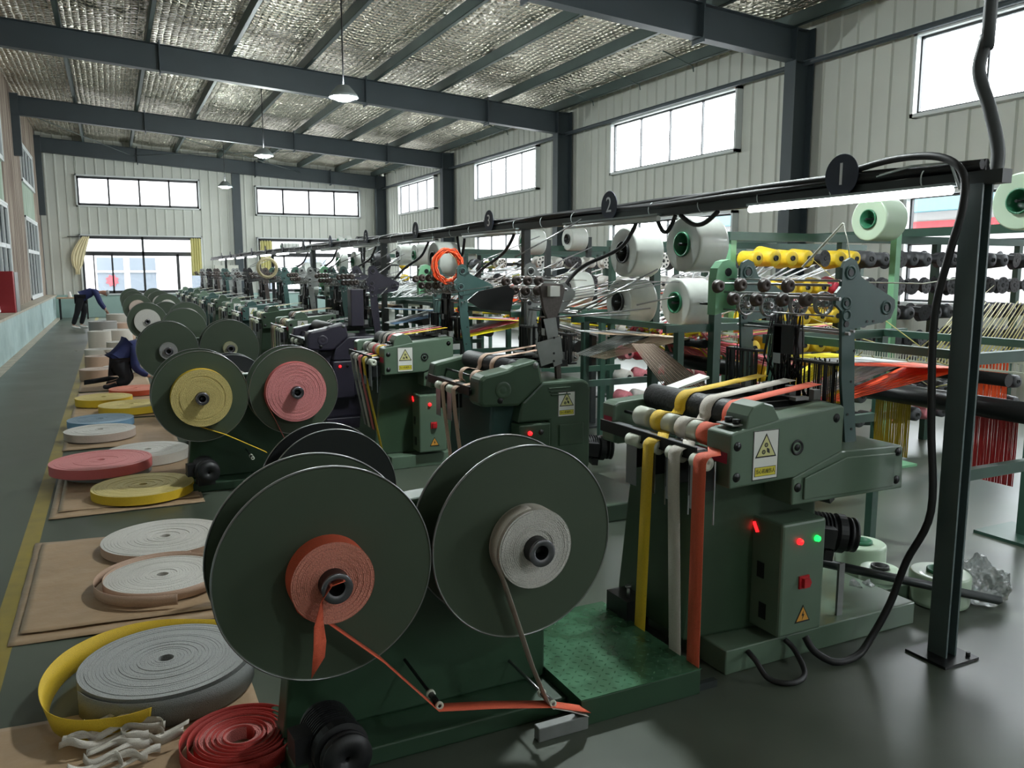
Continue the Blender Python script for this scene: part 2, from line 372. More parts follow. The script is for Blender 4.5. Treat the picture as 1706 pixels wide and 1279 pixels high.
for a, b in RW:
    corr(wr, prev, a, 0.0, zt, PR); corr(wr, a, b, 0.0, 1.25, PR); corr(wr, a, b, 2.74, 3.88, PR); corr(wr, a, b, 4.93, zt, PR); prev = b
corr(wr, prev, 33.4, 0.0, zt, PR)
struct(put('wall_right', wr, 'corrugated'))
wn = 1
for a, b in RW:
    window('window_%d' % wn, PR, a, b, 3.88, 4.93, 4); wn += 1
    window('window_%d' % wn, PR, a, b, 1.25, 2.74, 4, trans=[2.2, 2.08]); wn += 1
# far wall
PF = lambda u, d, z: (u, 33.42-d, z)
wf = MB(); zf = lambda u: roofz(u)
prev = -2.3
for k, (a, b) in enumerate(FWIN):
    hi = (4.0, 5.03) if k == 0 else (3.86, 4.9)
    corr(wf, prev, a, 0.8, zf, PF); corr(wf, a, b, 2.93, hi[0], PF); corr(wf, a, b, hi[1], zf, PF); prev = b
corr(wf, prev, 10.45, 0.8, zf, PF)
wf.m = 1
wf.box(-2.3, 10.45, 33.36, 33.5, 0, 0.82)
struct(put('wall_far', wf, ['corrugated', 'wall_paint_green']))
window('window_%d' % wn, PF, FWIN[0][0], FWIN[0][1], 4.0, 5.03, 4, t=0.06); wn += 1
window('window_%d' % wn, PF, FWIN[1][0], FWIN[1][1], 3.86, 4.9, 4, t=0.06); wn += 1
for a, b in FWIN:
    window('window_%d' % wn, PF, a, b, 0.85, 2.93, 2, trans=[2.3], t=0.075, extra=[(a+0.95, a+1.01, 0.85, 2.3), (a+0.36, a+0.4, 0.85, 2.3), (b-0.9, b-0.8, 0.85, 2.3)]); wn += 1
# near wall behind the viewer with its big door opening
PB = lambda u, d, z: (u, -5.05+d, z)
wb = MB(); corr(wb, -2.3, 10.45, 0, zf, PB)
struct(put('wall_near', wb, 'corrugated'))
# left wall: painted plinth, ledge, boarded upper wall with windows
LX = -2.12
PL = lambda u, d, z: (LX-0.02+d, u, z)
lw = MB(); lw.box(-3.0, -1.85, -5.2, 33.45, 0.0, 0.78); lw.m = 1
lw.box(-3.0, -1.80, -5.2, 33.4, 0.78, 0.83)
struct(put('wall_left', lw, ['ledge_paint', 'ledge_wood']))
LWIN = [(4.5, 10.5), (12.2, 16.2), (18.9, 22.6), (27.2, 31.3)]
up = MB(); prev = -5.2
lz = lambda u: roofz(LX)
for a, b in LWIN:
    up.m = 0; corr(up, prev, a, 0.8, lz, PL, 0.2, 0.03); up.m = 1
    up.hexa([PL(a, -0.05, 3.2), PL(b, -0.05, 3.2), PL(b, 0, 3.2), PL(a, 0, 3.2), PL(a, -0.05, 4.25), PL(b, -0.05, 4.25), PL(b, 0, 4.25), PL(a, 0, 4.25)])
    up.m = 0; corr(up, a, b, 5.3, lz, PL, 0.2, 0.03); prev = b
corr(up, prev, 33.4, 0.8, lz, PL, 0.2, 0.03)
up.m = 2; up.box(-3.0, -2.95, -5.2, 33.4, 0.8, 6.5); up.box(-3.0, -2.1, -5.25, -5.2, 0.8, 6.5); up.box(-3.0, -2.1, 33.4, 33.45, 0.8, 6.5)  # unseen end caps added here to shut sky light out behind the windows
struct(put('wall_left_boards', up, ['old_boards', 'green_panel', 'outside_grey']))
for a, b in LWIN:
    window('window_%d' % wn, PL, a, b, 0.9, 3.2, 4, 'frame_white', trans=[2.25], t=0.05, deep=0.06); wn += 1
    window('window_%d' % wn, PL, a, b, 4.25, 5.3, 4, 'frame_white', t=0.05, deep=0.06); wn += 1
bs = MB(); bs.box(-1.85, -1.70, -5.0, 33.3, 0.0, 0.012); struct(put('baseboard_left', bs, 'ledge_wood'))
# steel frame
def ibeam(mb, p0, p1, h, w, tf=0.012, tw=0.012):   # from p0 to p1, web upright, top face through the points
    (x0, y0, z0), (x1, y1, z1) = p0, p1
    def seg(za, zb, dy): mb.hexa([(x0, y0-dy, z0+za), (x1, y1-dy, z1+za), (x1, y1+dy, z1+za), (x0, y0+dy, z0+za), (x0, y0-dy, z0+zb), (x1, y1-dy, z1+zb), (x1, y1+dy, z1+zb), (x0, y0+dy, z0+zb)])
    seg(-tf, 0, w/2); seg(-h, -h+tf, w/2); seg(-h+tf, -tf, tw/2)
n_tr = 1
for k in range(-1, 5):
    Y = 10.2 + 7.7*k if k < 3 else 33.05
    if k == 4: continue
    b = MB(); ibeam(b, (-2.2, Y, roofz(-2.2)-0.24), (10.25, Y, roofz(10.25)-0.24), 0.50, 0.2)
    for xs in (1.1, 5.2, 8.1): b.box(xs-0.012, xs+0.012, Y-0.14, Y+0.14, roofz(xs)-0.8, roofz(xs)-0.18)
    o = struct(put('trim_%d' % n_tr, b, 'steel_structure')); o['label'] = 'dark grey steel rafter crossing under the foil ceiling'; n_tr += 1
    c = MB(); z1 = roofz(10.2)-0.2
    c.box(9.95, 9.97, Y-0.12, Y+0.12, 0, z1); c.box(10.33, 10.35, Y-0.12, Y+0.12, 0, z1); c.box(9.97, 10.33, Y-0.01, Y+0.01, 0, z1)
    o = struct(put('trim_%d' % n_tr, c, 'steel_structure')); o['label'] = 'dark grey steel column against the right wall'; n_tr += 1
    c = MB(); c.box(LX, LX+0.2, Y-0.1, Y+0.1, 4.7 if k < 3 else 3.6, roofz(LX)-0.2)
    o = struct(put('trim_%d' % n_tr, c, 'steel_structure')); n_tr += 1
c = MB(); c.box(4.35, 4.65, 33.2, 33.38, 0, roofz(4.5)-0.6); struct(put('trim_%d' % n_tr, c, 'steel_structure')); n_tr += 1
for x in PUR[1:]:
    c = MB(); z = roofz(x)-0.05
    c.box(x-0.035, x-0.028, -5.1, 33.4, z-0.2, z); c.box(x-0.035, x+0.04, -5.1, 33.4, z-0.2, z-0.193); c.box(x-0.035, x+0.04, -5.1, 33.4, z-0.007, z); c.box(x+0.036, x+0.04, -5.1, 33.4, z-0.2, z-0.18)
    o = struct(put('trim_%d' % n_tr, c, 'purlin_steel')); o['label'] = 'long grey green roof purlin under the foil'; n_tr += 1
c = MB(); c.tube([(10.22, -5, 4.98), (10.22, 33.3, 5.02)], 0.045, 8); struct(put('trim_%d' % n_tr, c, 'steel_structure')); n_tr += 1
# bracing rods and short eave struts
c = MB()
for a, b in (((1.0, 26.0, 5.75), (6.9, 33.0, 5.5)), ((6.9, 26.0, 5.45), (1.0, 33.0, 5.8)), ((-1.9, 25.9, 5.9), (1.0, 33, 5.75))): c.tube([a, b], 0.012, 5)
for Y in (12.3, 14.0, 15.8, 20.2, 22.3, 27.6, 30): c.tube([(9.0, Y, roofz(9)-0.26), (9.9, Y+0.3, roofz(10)-0.3), (9.92, Y+0.3, roofz(10)-0.4)], 0.012, 5)
struct(put('trim_%d' % n_tr, c, 'purlin_steel')); n_tr += 1
# ---- things outside the windows
b = MB(); b.box(-8, 20, 40, 41, 0, 7); b.m = 1
for x0, z0 in ((-0.55, 1.5), (0.75, 1.5), (3.3, 1.5), (5.8, 1.5), (8.4, 1.5)): b.box(x0, x0+1.05, 39.96, 40, z0-0.9, z0+0.75)
b.m = 2; b.box(-0.6, 1.9, 39.9, 40, 1.6, 1.68)
bd = put('white_building', b, ['outside_white', 'outside_grey', 'frame_white']); tag(bd, 'white building with grey windows seen through the far wall windows', 'building')
f = MB(); cxx, czz = 0.02, 1.25
pts = [(cxx+0.27*(1.0 if i % 2 else 0.72)*cos(2*PI*i/16), czz+0.27*(1.0 if i % 2 else 0.72)*sin(2*PI*i/16)) for i in range(16)]
f.prism(pts, 39.93, 39.95); put('paper_flower', f, 'outside_red', bd, label='red paper cut flower on the window')
b = MB(); b.box(16, 17, -6, 20, 0, 2.95); b.m = 1; b.box(15.96, 16, -6, 20, 2.55, 2.75); b.m = 2; b.box(15.7, 17.2, -6, 20, 2.95, 3.5)
tag(put('low_building', b, ['outside_white', 'outside_red', 'outside_blue']), 'long low building with a red stripe and pale blue eaves outside the right windows', 'building')
g = MB(); g.box(-30, 60, -30, 70, -0.3, -0.12); struct(put('ground', g, 'outside_ground'))
# ---- curtains
def curtain(name, x0, x1, z0, z1, m, label, gather=None):
    mb = MB(); n = 26; rows = 8; vs = []
    for r in range(rows+1):
        t = r/rows; z = z1+(z0-z1)*t
        for i in range(n+1):
            u = i/n
            xa, xb = x0, x1
            if gather: g = gather(t); xa, xb = g
            vs.append((xa+(xb-xa)*u, 33.2+0.035*sin(u*PI*9)*(1 if not gather else .6), z))
    mb.add(vs, [(r*(n+1)+i, r*(n+1)+i+1, (r+1)*(n+1)+i+1, (r+1)*(n+1)+i) for r in range(rows) for i in range(n)], True)
    o = put(name, mb, m); put('curtain_rod', MB().box(x0-0.03, x1+0.03, 33.19, 33.45, z1-0.02, z1+0.0), 'frame_dark', o); md = o.modifiers.new('thick', 'SOLIDIFY'); md.thickness = 0.008
    return tag(o, label, 'curtain')
curtain('curtain', 2.75, 3.12, 1.5, 2.9, 'curtain_yellow', 'yellow curtain hanging straight at the right of the left far window')
curtain('curtain', 5.3, 5.75, 1.2, 2.85, 'curtain_yellow', 'yellow curtain at the left edge of the right far window')
curtain('curtain', -1.3, -0.7, 1.55, 2.9, 'curtain_cream', 'cream curtain tied in a knot left of the far window',
        lambda t: (-0.86-0.4*sin(PI*min(1, t*1.1)*0.75) if t < 0.85 else -1.15, -0.62-0.38*t if t < 0.85 else -1.0))
# ---- pendant lamps; the unseen pair is added to brighten the foreground
for k, (x, y, z, w) in enumerate(((3.29, 12.45, 4.28, 'nearest and brightest'), (3.38, 20.1, 4.37, 'middle'), (3.42, 27.7, 4.34, 'farthest and smallest'), (3.25, 4.85, 4.3, 'unseen overhead'), (3.2, -2.8, 4.3, 'unseen rear'))):
    t = thing('pendant_lamp', (w+' of the three white pendant lamps hanging from the roof') if k < 3 else w+' pendant lamp added out of view to brighten the foreground', 'lamp', (x, y, z), group=None)
    inst('lamp_shade', 'pshade', lambda: MB().lathe([(0.06, 0.16), (0.09, 0.15), (0.2, 0.03), (0.22, -0.02), (0.21, -0.02), (0.19, 0.03), (0.08, 0.14), (0.05, 0.15)], (0, 0, 0), 'z', 32), 'lamp_shade', t)
    inst('bulb', 'pbulb', lambda: MB().lathe([(0.001, -0.07), (0.1, -0.06), (0.18, -0.02), (0.12, 0.04), (0.001, 0.05)], (0, 0, 0), 'z', 24, close=False), 'bulb_light', t)
    L = roofz(x)+0.1-z
    put('cord', MB().tube([(0, 0, 0.14), (0, 0, L)], 0.012, 6), 'cable_black', t)
    l = bpy.data.lights.new('pendant_light', 'POINT'); l.energy = (170, 130, 130, 150, 25)[k]; l.shadow_soft_size = 0.15; l.color = (0.92, 1, 0.98)
    lo = bpy.data.objects.new('pendant_light', l); COL.objects.link(lo); lo.location = (x, y, z-0.12)
# ---- fire cabinet, corner table, cartons
t = thing('fire_cabinet', 'dark red cabinet standing on the left wall ledge', 'cabinet', (-1.82, 19.6, 0.83))
put('cabinet_body', MB().box(-0.5, 0, 0, 0.2, 0, 0.85), 'cabinet_red', t, bevel=0.01)
put('side_panel', MB().box(-0.5, 0.01, 0.201, 0.9, 0, 0.83), 'grey_plate', t)
t = thing('corner_table', 'small wooden table with dark legs in the far left corner', 'table', (-1.25, 32.4, 0))
put('table_top', MB().box(-0.5, 0.5, -0.3, 0.3, 0.72, 0.76), 'table_wood', t)
for x in (-0.42, 0.42):
    for y in (-0.25, 0.25): inst('leg', 'tleg', lambda: MB().box(-0.02, 0.02, -0.02, 0.02, 0, 0.72), 'black_metal', t, (x, y, 0))
for k, (x, s_) in enumerate(((-1.35, 1.0), (-1.1, 0.85))):
    o = put('thread_cone', MB().lathe([(0.07, 0), (0.075, 0.02), (0.03, 0.2), (0.02, 0.2), (0.02, 0)], (0, 0, 0), 'z', 16), 'cone_white', None, (x, 32.35, 0.76)); o.scale = (s_,)*3
    tag(o, ('taller' if k == 0 else 'shorter')+' white cone of thread on the corner table', 'thread cone')
for k, (p, w) in enumerate((((3.75, 33.0, 1.55), 'left'), ((4.2, 33.0, 1.55), 'right'))): 
    tag(put('carton', MB().box(-0.2, 0.2, -0.15, 0.15, 0, 0.34), 'carton', None, p), w+' one of two pale boxes on top of the far cupboard', 'box')
t = thing('cupboard', 'tall plain cupboard beside the far grey column behind the looms', 'cupboard', (3.98, 33.0, 0))
put('cupboard_body', MB().box(-0.5, 0.5, -0.2, 0.2, 0, 1.55), 'grey_plate', t)
for s_ in (-1, 1): put('door', MB().box(min(s_*.01, s_*.49), max(s_*.01, s_*.49), -0.215, -0.2, 0.04, 1.5), 'grey_plate', t)
# ================================================================ looms
def circ(cx, cz, r, n=24, a0=0.0): return [(cx+r*cos(a0+2*PI*i/n), cz+r*sin(a0+2*PI*i/n)) for i in range(n)]
def wheel(R, n=14, w=0.02, hub=0.018):         # spoked wheel, axis y
    m = MB(); m.lathe([(R, -w/2), (R, w/2), (R-0.008, w/2), (R-0.008, -w/2)], (0, 0, 0), 'y', 32)
    m.lathe([(hub, -w), (hub, w), (0.004, w), (0.004, -w)], (0, 0, 0), 'y', 14)
    for i in range(n):
        a = 2*PI*i/n; m.tube([(hub*cos(a), 0, hub*sin(a)), ((R-0.005)*cos(a), 0, (R-0.005)*sin(a))], 0.0022, 5)
    return m
def bolt_mb(r=0.02): return MB().lathe([(0.001, -0.006), (r*0.45, -0.006), (r*0.5, -0.003), (r*0.85, -0.003), (r, 0.0), (r, 0.004), (0.001, 0.004)], (0, 0, 0), 'y', 16, close=False)
def motor_mb(L=0.22, r=0.075):                 # finned motor, axis x
    m = MB(); prof = [(0.001, 0), (r*0.85, 0), (r*0.95, 0.02)]
    n = 10
    for i in range(n):
        a = 0.03+(L-0.08)*i/n; prof += [(r, a), (r, a+0.005), (r*0.88, a+0.006), (r*0.88, a+0.014)]
    prof += [(r*1.02, L-0.04), (r*1.02, L-0.005), (r*0.8, L), (0.001, L)]
    m.lathe(prof, (0, 0, 0), 'x', 28, smooth=False, close=False); m.box(L*0.3, L*0.7, -r*1.5, -r*0.8, -0.04, 0.05); m.box(0.04, 0.08, -r*0.7, r*0.7, -r*1.35, -r*0.8); m.box(L-0.09, L-0.05, -r*0.7, r*0.7, -r*1.35, -r*0.8)
    return m
def motor(parent, loc, rot=(0, 0, 0), L=0.22, r=0.075):
    o = inst('motor', 'mot%.2f%.3f' % (L, r), lambda: motor_mb(L, r), 'motor_black', parent, loc, rot)
    inst('pulley_wheel', 'mpul%.3f' % r, lambda: MB().lathe([(0.01, 0), (r*0.9, 0), (r*0.9, 0.012), (r*0.6, 0.018), (r*0.9, 0.024), (r*0.9, 0.036), (0.01, 0.036)], (0, 0, 0), 'x', 28), 'motor_black', o, (L+0.015, 0, 0))
    return o
TRI = [(-0.055, -0.042), (0.055, -0.042), (0.0, 0.055)]
def warning_label(parent, loc, w, h, full=True):
    """plate facing -y: triangle with a meshing-rollers symbol over a caption box"""
    b = MB(); b.box(-w/2, w/2, 0, 0.002, -h/2, h/2); b.m = 1
    for x0, x1, z0, z1 in ((-w/2, w/2, h/2-.003, h/2), (-w/2, w/2, -h/2, -h/2+.003), (-w/2, -w/2+.003, -h/2, h/2), (w/2-.003, w/2, -h/2, h/2)): b.box(x0, x1, -0.0006, 0.0, z0, z1)
    s = w*0.42; cz = h*0.13
    def tri(k): return [(p[0]/0.055*s*k, cz+(p[1]+0.006)/0.055*s*k) for p in TRI]
    b.prism(tri(1.0), -0.0007, 0.0); b.m = 2; b.prism(tri(0.84), -0.0012, -0.0007); b.m = 1
    for x, z, r in ((0.0, 0.25, 0.17), (-0.22, -0.25, 0.17)):
        b.ring(circ(x*s, cz+z*s, r*s, 16), circ(x*s, cz+z*s, r*s*0.5, 16), -0.0017, -0.0012); b.prism(circ(x*s, cz+z*s, r*s*0.28, 10), -0.0017, -0.0012)
    b.prism([(0.05*s, cz+0.05*s), (0.3*s, cz-0.05*s), (0.36*s, cz-0.4*s), (0.1*s, cz-0.28*s)], -0.0017, -0.0012)
    zb0, zb1 = -h*0.43, -h*0.24
    b.prism([(-w*.42, zb0), (w*.42, zb0), (w*.42, zb1), (-w*.42, zb1)], -0.0007, 0); b.m = 3
    b.prism([(-w*.40, zb0+.002), (w*.40, zb0+.002), (w*.40, zb1-.002), (-w*.40, zb1-.002)], -0.0012, -0.0007)
    o = put('warning_label', b, ['label_white', 'label_black', 'label_cream', 'label_yellow'], parent, loc, label='white warning label with a triangle and yellow caption')
    if full:
        k = 'cap'
        if k not in CACHE:
            me = text_mesh('当心机械伤人', 1.0, 0.02); me.materials.clear(); me.materials.append(M['label_black']); CACHE[k] = me
        c = link('caption_lettering', CACHE[k], o, (0, -0.0016, (zb0+zb1)/2), (PI/2, 0, 0)); sc = w*0.78/6.0; c.scale = (sc, sc*1.25, 0.02)
    return o
def shock_label(parent, loc, k=1.0):
    b = MB(); T = lambda q: [(p[0]*q*k, p[1]*q*k) for p in TRI]
    b.m = 1; b.prism(T(0.8), -0.001, 0.002); b.m = 0; b.prism(T(0.64), -0.0016, -0.001); b.m = 1
    b.prism([(p[0]*k, p[1]*k) for p in ((0.004, 0.02), (-0.008, -0.004), (-0.001, -0.003), (-0.004, -0.024), (0.009, 0.003), (0.002, 0.002))], -0.0022, -0.0016)
    return put('shock_label', b, ['label_orange', 'label_black'], parent, loc, label='orange triangle with a lightning bolt')
ARM = [(2.97,0.90),(2.92,1.22),(2.90,1.52),(2.86,1.55),(2.86,1.60),(2.89,1.63),(2.89,1.71),(2.905,1.74),(2.94,1.755),(2.975,1.74),(2.99,1.71),(3.01,1.67),(3.04,1.655),(3.21,1.58),(3.235,1.565),(3.24,1.53),(3.215,1.48),(3.17,1.465),(2.985,1.44),(3.01,1.11),(3.04,0.90)]
def harness(t, X0, mats, near_arm=True, detail=True, tiltplate=False):
    """upper works of a loom: two arm plates, rods, tension pulleys, spoked wheels, heald boxes"""
    A = [(p[0]-2.0+X0, p[1]) for p in ARM]
    armm, hm = mats
    def plate():
        m = MB(); m.prism(A, -0.008, 0.008)
        for (x, z, r) in ((2.94, 1.69, .022), (2.925, 1.555, .02), (2.93, 1.50, .018), (3.18, 1.53, .022)):
            x += X0-2.0; m.lathe([(r, -0.012), (r*1.5, -0.012), (r*1.5, 0.012), (r, 0.012)], (x, 0, z), 'y', 20)
        m.m = 1
        for (x, z, r) in ((2.94, 1.69, .016), (2.925, 1.555, .012), (3.18, 1.53, .014), (2.93, 1.462, .014)): m.cyl((x+X0-2, -0.0125, z), (x+X0-2, 0.0125, z), r, 16)
        for (x, z) in ((2.88, 1.58), (3.10, 1.47), (3.06, 1.47), (2.99, 1.34), (2.97, 1.05), (2.98, 1.2), (3.0, 0.98)): m.cyl((x+X0-2, -0.012, z), (x+X0-2, 0.012, z), 0.006, 8)
        return m
    for y in ((0.15, 0.80) if near_arm else (0.80,)):
        inst('arm_plate', 'arm%.2f' % X0, plate, [armm, 'black_metal'], t, (0, y, 0))
    def rods():
        m = MB()
        for x, z, r in ((2.80, 1.635, .006), (2.86, 1.575, .008), (2.83, 1.59, .006), (2.83, 1.50, .004), (2.86, 1.655, .004), (2.93, 1.42, .008), (2.96, 1.43, .006)):
            m.tube([(x+X0-2, 0.12, z), (x+X0-2, 0.84, z)], r, 8)
        m.box(2.9+X0-2, 2.94+X0-2, 0.5, 0.55, 1.25, 1.43); return m
    inst('cross_rods', 'rods%.2f' % X0, rods, 'bare_steel', t)
    for k, (y, x, z) in enumerate(((0.8, 2.73, 1.62), (0.65, 2.74, 1.63), (0.5, 2.75, 1.63), (0.36, 2.76, 1.63), (0.72, 2.76, 1.56), (0.57, 2.77, 1.56), (0.41, 2.78, 1.565), (0.27, 2.78, 1.57))):
        if not detail and k % 2: continue
        inst('tension_pulley', 'tp', lambda: MB().lathe([(0.008, -0.022), (0.024, -0.02), (0.03, -0.014), (0.02, -0.006), (0.034, 0.004), (0.034, 0.01), (0.012, 0.02), (0.008, 0.022)], (0, 0, 0), 'y', 20), 'brown_pulley', t, (x+X0-2, y-0.03, z))
    if detail:
        for y, x, z in ((0.70, 2.85, 1.53), (0.55, 2.86, 1.53), (0.40, 2.90, 1.54), (0.25, 2.90, 1.55)):
            inst('spoked_wheel', 'sw', lambda: wheel(0.055), 'bare_steel', t, (x+X0-2, y, z))
    def heald(w, n, h):
        m = MB(); m.box(-0.02, 0.04, 0, w, h, h+0.012); m.box(-0.02, 0.04, 0, w, 0, 0.012)
        for i in range(n):
            y = w*(i+0.5)/n; x = random.uniform(-0.018, 0.038); m.box(x-0.0015, x+0.0015, y-0.0025, y+0.0025, 0.0, h+random.uniform(0.0, 0.03))
        m.box(-0.02, -0.01, 0, 0.01, 0, h+.01); m.box(-0.02, -0.01, w-0.01, w, 0, h+.01); m.box(0.0, 0.04, w-0.006, w, 0, h+.01); return m
    hx = 2.93+X0-2
    inst('heald_frame', 'h1%d' % detail, lambda: heald(0.36, 44 if detail else 14, 0.19), hm, t, (hx, 0.18, 1.08))
    inst('heald_frame', 'h2%d' % detail, lambda: heald(0.22, 18 if detail else 8, 0.24), hm, t, (hx-0.02, 0.66, 1.05))
    def harn():
        m = MB(); random.seed(7)
        for i in range(40 if detail else 12):
            y = 0.40+random.random()*0.2; m.tube([(hx+random.uniform(-.02, .03), y, 1.52), (hx+random.uniform(-.03, .03), y+random.uniform(-.05, .05), 1.28), (hx+random.uniform(-.03, .03), y+random.uniform(-.1, .1), 1.1)], 0.004, 4)
        m.box(hx-0.03, hx+0.04, 0.42, 0.56, 1.3, 1.44); return m
    inst('harness_cords', 'hc%d%.2f' % (detail, X0), harn, hm, t)
def front_rollers(t, X0, guides, n_small, mats, detail=True, y0=0.15, y1=0.82):
    o = 2.0-X0
    inst('take_up_roller', 'tur%.2f' % X0, lambda: MB().lathe([(0.012, y0-0.02), (0.05, y0-0.02), (0.062, y0), (0.062, y1), (0.05, y1+0.02), (0.012, y1+0.02)], (2.39-o, 0, 1.08), 'y', 36), 'black_rubber', t)
    for k in range(n_small):
        y = (0.10, 0.25, 0.43, 0.62)[k]
        inst('press_roller', 'pr', lambda: MB().lathe([(0.008, 0), (0.04, 0), (0.047, 0.006), (0.047, 0.094), (0.04, 0.1), (0.008, 0.1)], (0, 0, 0), 'y', 28), 'white_roller', t, (2.235-o, y, 1.012))
    def bar():
        m = MB(); m.box(2.10-o, 2.20-o, 0.12, 0.84, 0.945, 0.965); m.box(2.09-o, 2.10-o, 0.12, 0.84, 0.93, 0.985); m.m = 1; m.box(2.105-o, 2.185-o, 0.14, 0.82, 0.9655, 0.968); m.m = 0
        m.tube([(2.235-o, 0.1, 1.012), (2.235-o, 0.85, 1.012)], 0.008, 10); m.box(2.35-o, 2.9-o, 0.79, 0.81, 1.0, 1.03); return m
    inst('front_bar', 'fb%.2f' % X0, bar, ['black_metal', 'aluminium'], t)
    def guide():
        m = MB(); m.lathe([(0.005, 0.0), (0.03, 0.0), (0.03, 0.085), (0.005, 0.085)], (0, 0, 0), 'y', 22); m.m = 1
        m.box(-0.022, -0.019, 0.0, 0.08, -0.2, -0.02); m.m = 2; m.box(0.005, 0.03, 0.09, 0.12, -0.16, 0.02); m.box(-0.01, 0.06, 0.02, 0.07, -0.12, -0.03); m.m = 1; m.box(0.02, 0.024, -0.02, -0.015, -0.25, 0.01); return m
    for y in guides:
        inst('ribbon_guide', 'gd', guide, ['white_roller', 'aluminium', 'black_metal'], t, (2.09-o, y, 0.935))
def table_slats(t, X0, mats='black_metal'):
    def f():
        m = MB()
        for i in range(5): y = 0.19+i*0.15; m.box(2.44-2+X0, 2.88-2+X0, y-0.012, y+0.012, 1.07, 1.10)
        m.box(2.8-2+X0, 2.86-2+X0, 0.15, 0.84, 1.08, 1.115); m.m = 1
        for i in range(4): y = 0.25+i*0.15; m.box(2.74-2+X0, 2.82-2+X0, y-.02, y+.02, 1.115, 1.13); m.box(2.84-2+X0, 2.88-2+X0, y-.03, y+.0, 1.11, 1.16)
        return m
    inst('weaving_bed', 'bed%.2f' % X0, f, [mats, 'grey_plate'], t)
def loom_a(loc, label, body='loom_green', detail=True, lamp=('lamp_red', 'lamp_green'), labels=True, group=None, cover=True, arm=None):
    t = thing('ribbon_loom', label, 'loom', loc, group=group); X0 = 0.0
    P = lambda pts: [(x-2.0, z) for x, z in pts]
    b = MB(); b.hexa([(0.23, 0.05, 0), (1.40, 0.05, 0), (1.40, 0.65, 0), (0.23, 0.65, 0), (0.23, 0.05, 0.11), (1.40, 0.05, 0.11), (1.40, 0.65, 0.11), (0.23, 0.65, 0.11)])
    b.box(1.3, 1.9, 0.25, 0.33, 0.0, 0.09)
    def base(): return b
    inst('base', 'baseA', base, body, t, bevel=0.006)
    def ped():
        m = MB(); m.hexa([(0.12, 0.2, 0.11), (0.85, 0.15, 0.11), (0.85, 0.7, 0.11), (0.12, 0.72, 0.11), (0.2, 0.2, 0.86), (0.8, 0.15, 0.86), (0.8, 0.7, 0.86), (0.2, 0.72, 0.86)]); return m
    inst('pedestal', 'pedA', ped, 'loom_dark_green' if body == 'loom_green' else body, t, bevel=0.015)
    HS = P([(2.17,.83),(2.52,.84),(2.79,.925),(2.79,1.118),(2.775,1.128),(2.44,1.098),(2.19,1.06),(2.17,1.05)])
    h = inst('side_housing', 'hsA', lambda: MB().prism(HS, 0.0, 0.15), body, t, bevel=0.008)
    inst('roller_cover', 'rcA', lambda: MB().prism(P([(2.25,1.06),(2.26,1.12),(2.285,1.155),(2.34,1.17),(2.39,1.155),(2.43,1.09)]), 0.006, 0.14), body, h, bevel=0.006)
    for x, z in ((0.204, 1.002), (0.204, 0.875), (0.745, 1.075), (0.745, 1.075)): inst('screw', 'bolt', bolt_mb, 'black_metal', h, (x, 0, z))
    inst('shaft_end', 'she', lambda: MB().lathe([(0.001, -0.002), (0.014, -0.002), (0.014, 0.002), (0.022, 0.001), (0.03, -0.006), (0.034, 0.0)], (0, 0, 0), 'y', 24, close=False), 'black_metal', h, (0.525, -0.001, 0.968))
    if labels:
        warning_label(h, (0.352, -0.002, 0.955), 0.135, 0.205, labels != 'far')
        if detail:
            b2 = MB(); b2.box(0.168, 0.1695, 0.02, 0.13, 0.93, 0.975); put('name_plate', b2, 'plate_red', h, label='dark red strip on the housing end')
    def knobs():
        m = MB(); m.m = 1; m.box(0.2, 0.34, 0.03, 0.13, 1.078, 1.083); m.m = 0
        for x, y, r, hh in ((0.235, 0.05, .014, .02), (0.265, 0.06, .017, .018), (0.3, 0.05, .014, .02), (0.24, 0.1, .016, .022), (0.285, 0.105, .012, .04)): m.cyl((x, y, 1.083), (x, y, 1.083+hh), r, 14)
        return m
    if detail: inst('adjusting_knobs', 'kn', knobs, ['black_metal', 'grey_plate'], h)
    e = inst('end_housing', 'ehA', lambda: MB().prism(P([(2.17,.86),(2.2,.85),(2.75,.86),(2.75,1.09),(2.2,1.06),(2.17,1.045)]), 0.84, 0.95), body, t, bevel=0.01)
    b3 = MB(); b3.box(0.1675, 0.1695, 0.86, 0.93, 0.905, 0.985)
    if detail: put('end_plate', b3, 'plate_red', e, label='crimson square plate')
    if cover:
        c = inst('lower_cover', 'lcA', lambda: MB().prism(P([(2.52,.715),(2.52,.835),(2.80,.925),(3.175,.915),(3.19,.90),(3.2,.71)]), 0.01, 0.4), body, t, bevel=0.008)
        inst('raised_panel', 'rpA', lambda: MB().prism(P([(2.58,.735),(2.58,.83),(2.82,.895),(3.13,.885),(3.13,.73)]), 0.0, 0.01), body, c, bevel=0.004)
        for x, z in ((0.55, 0.79), (1.155, 0.885), (1.155, 0.755)): inst('screw', 'bolt', bolt_mb, 'black_metal', c, (x, 0.008, z))
    k = inst('control_cabinet', 'ccA', lambda: MB().box(0.47, 0.72, 0.0, 0.32, 0.135, 0.64), body, t, bevel=0.012)
    for (x, m_) in ((0.565, lamp[0]), (0.665, lamp[1])):
        inst('indicator_lamp', 'il', lambda: MB().lathe([(0.001, -0.016), (0.012, -0.014), (0.014, 0), (0.001, 0)], (0, 0, 0), 'y', 16, close=False), m_, k, (x, 0, 0.555), label=('lit red' if m_ == 'lamp_red' else 'lit green' if m_ == 'lamp_green' else 'unlit dark')+' indicator lamp')
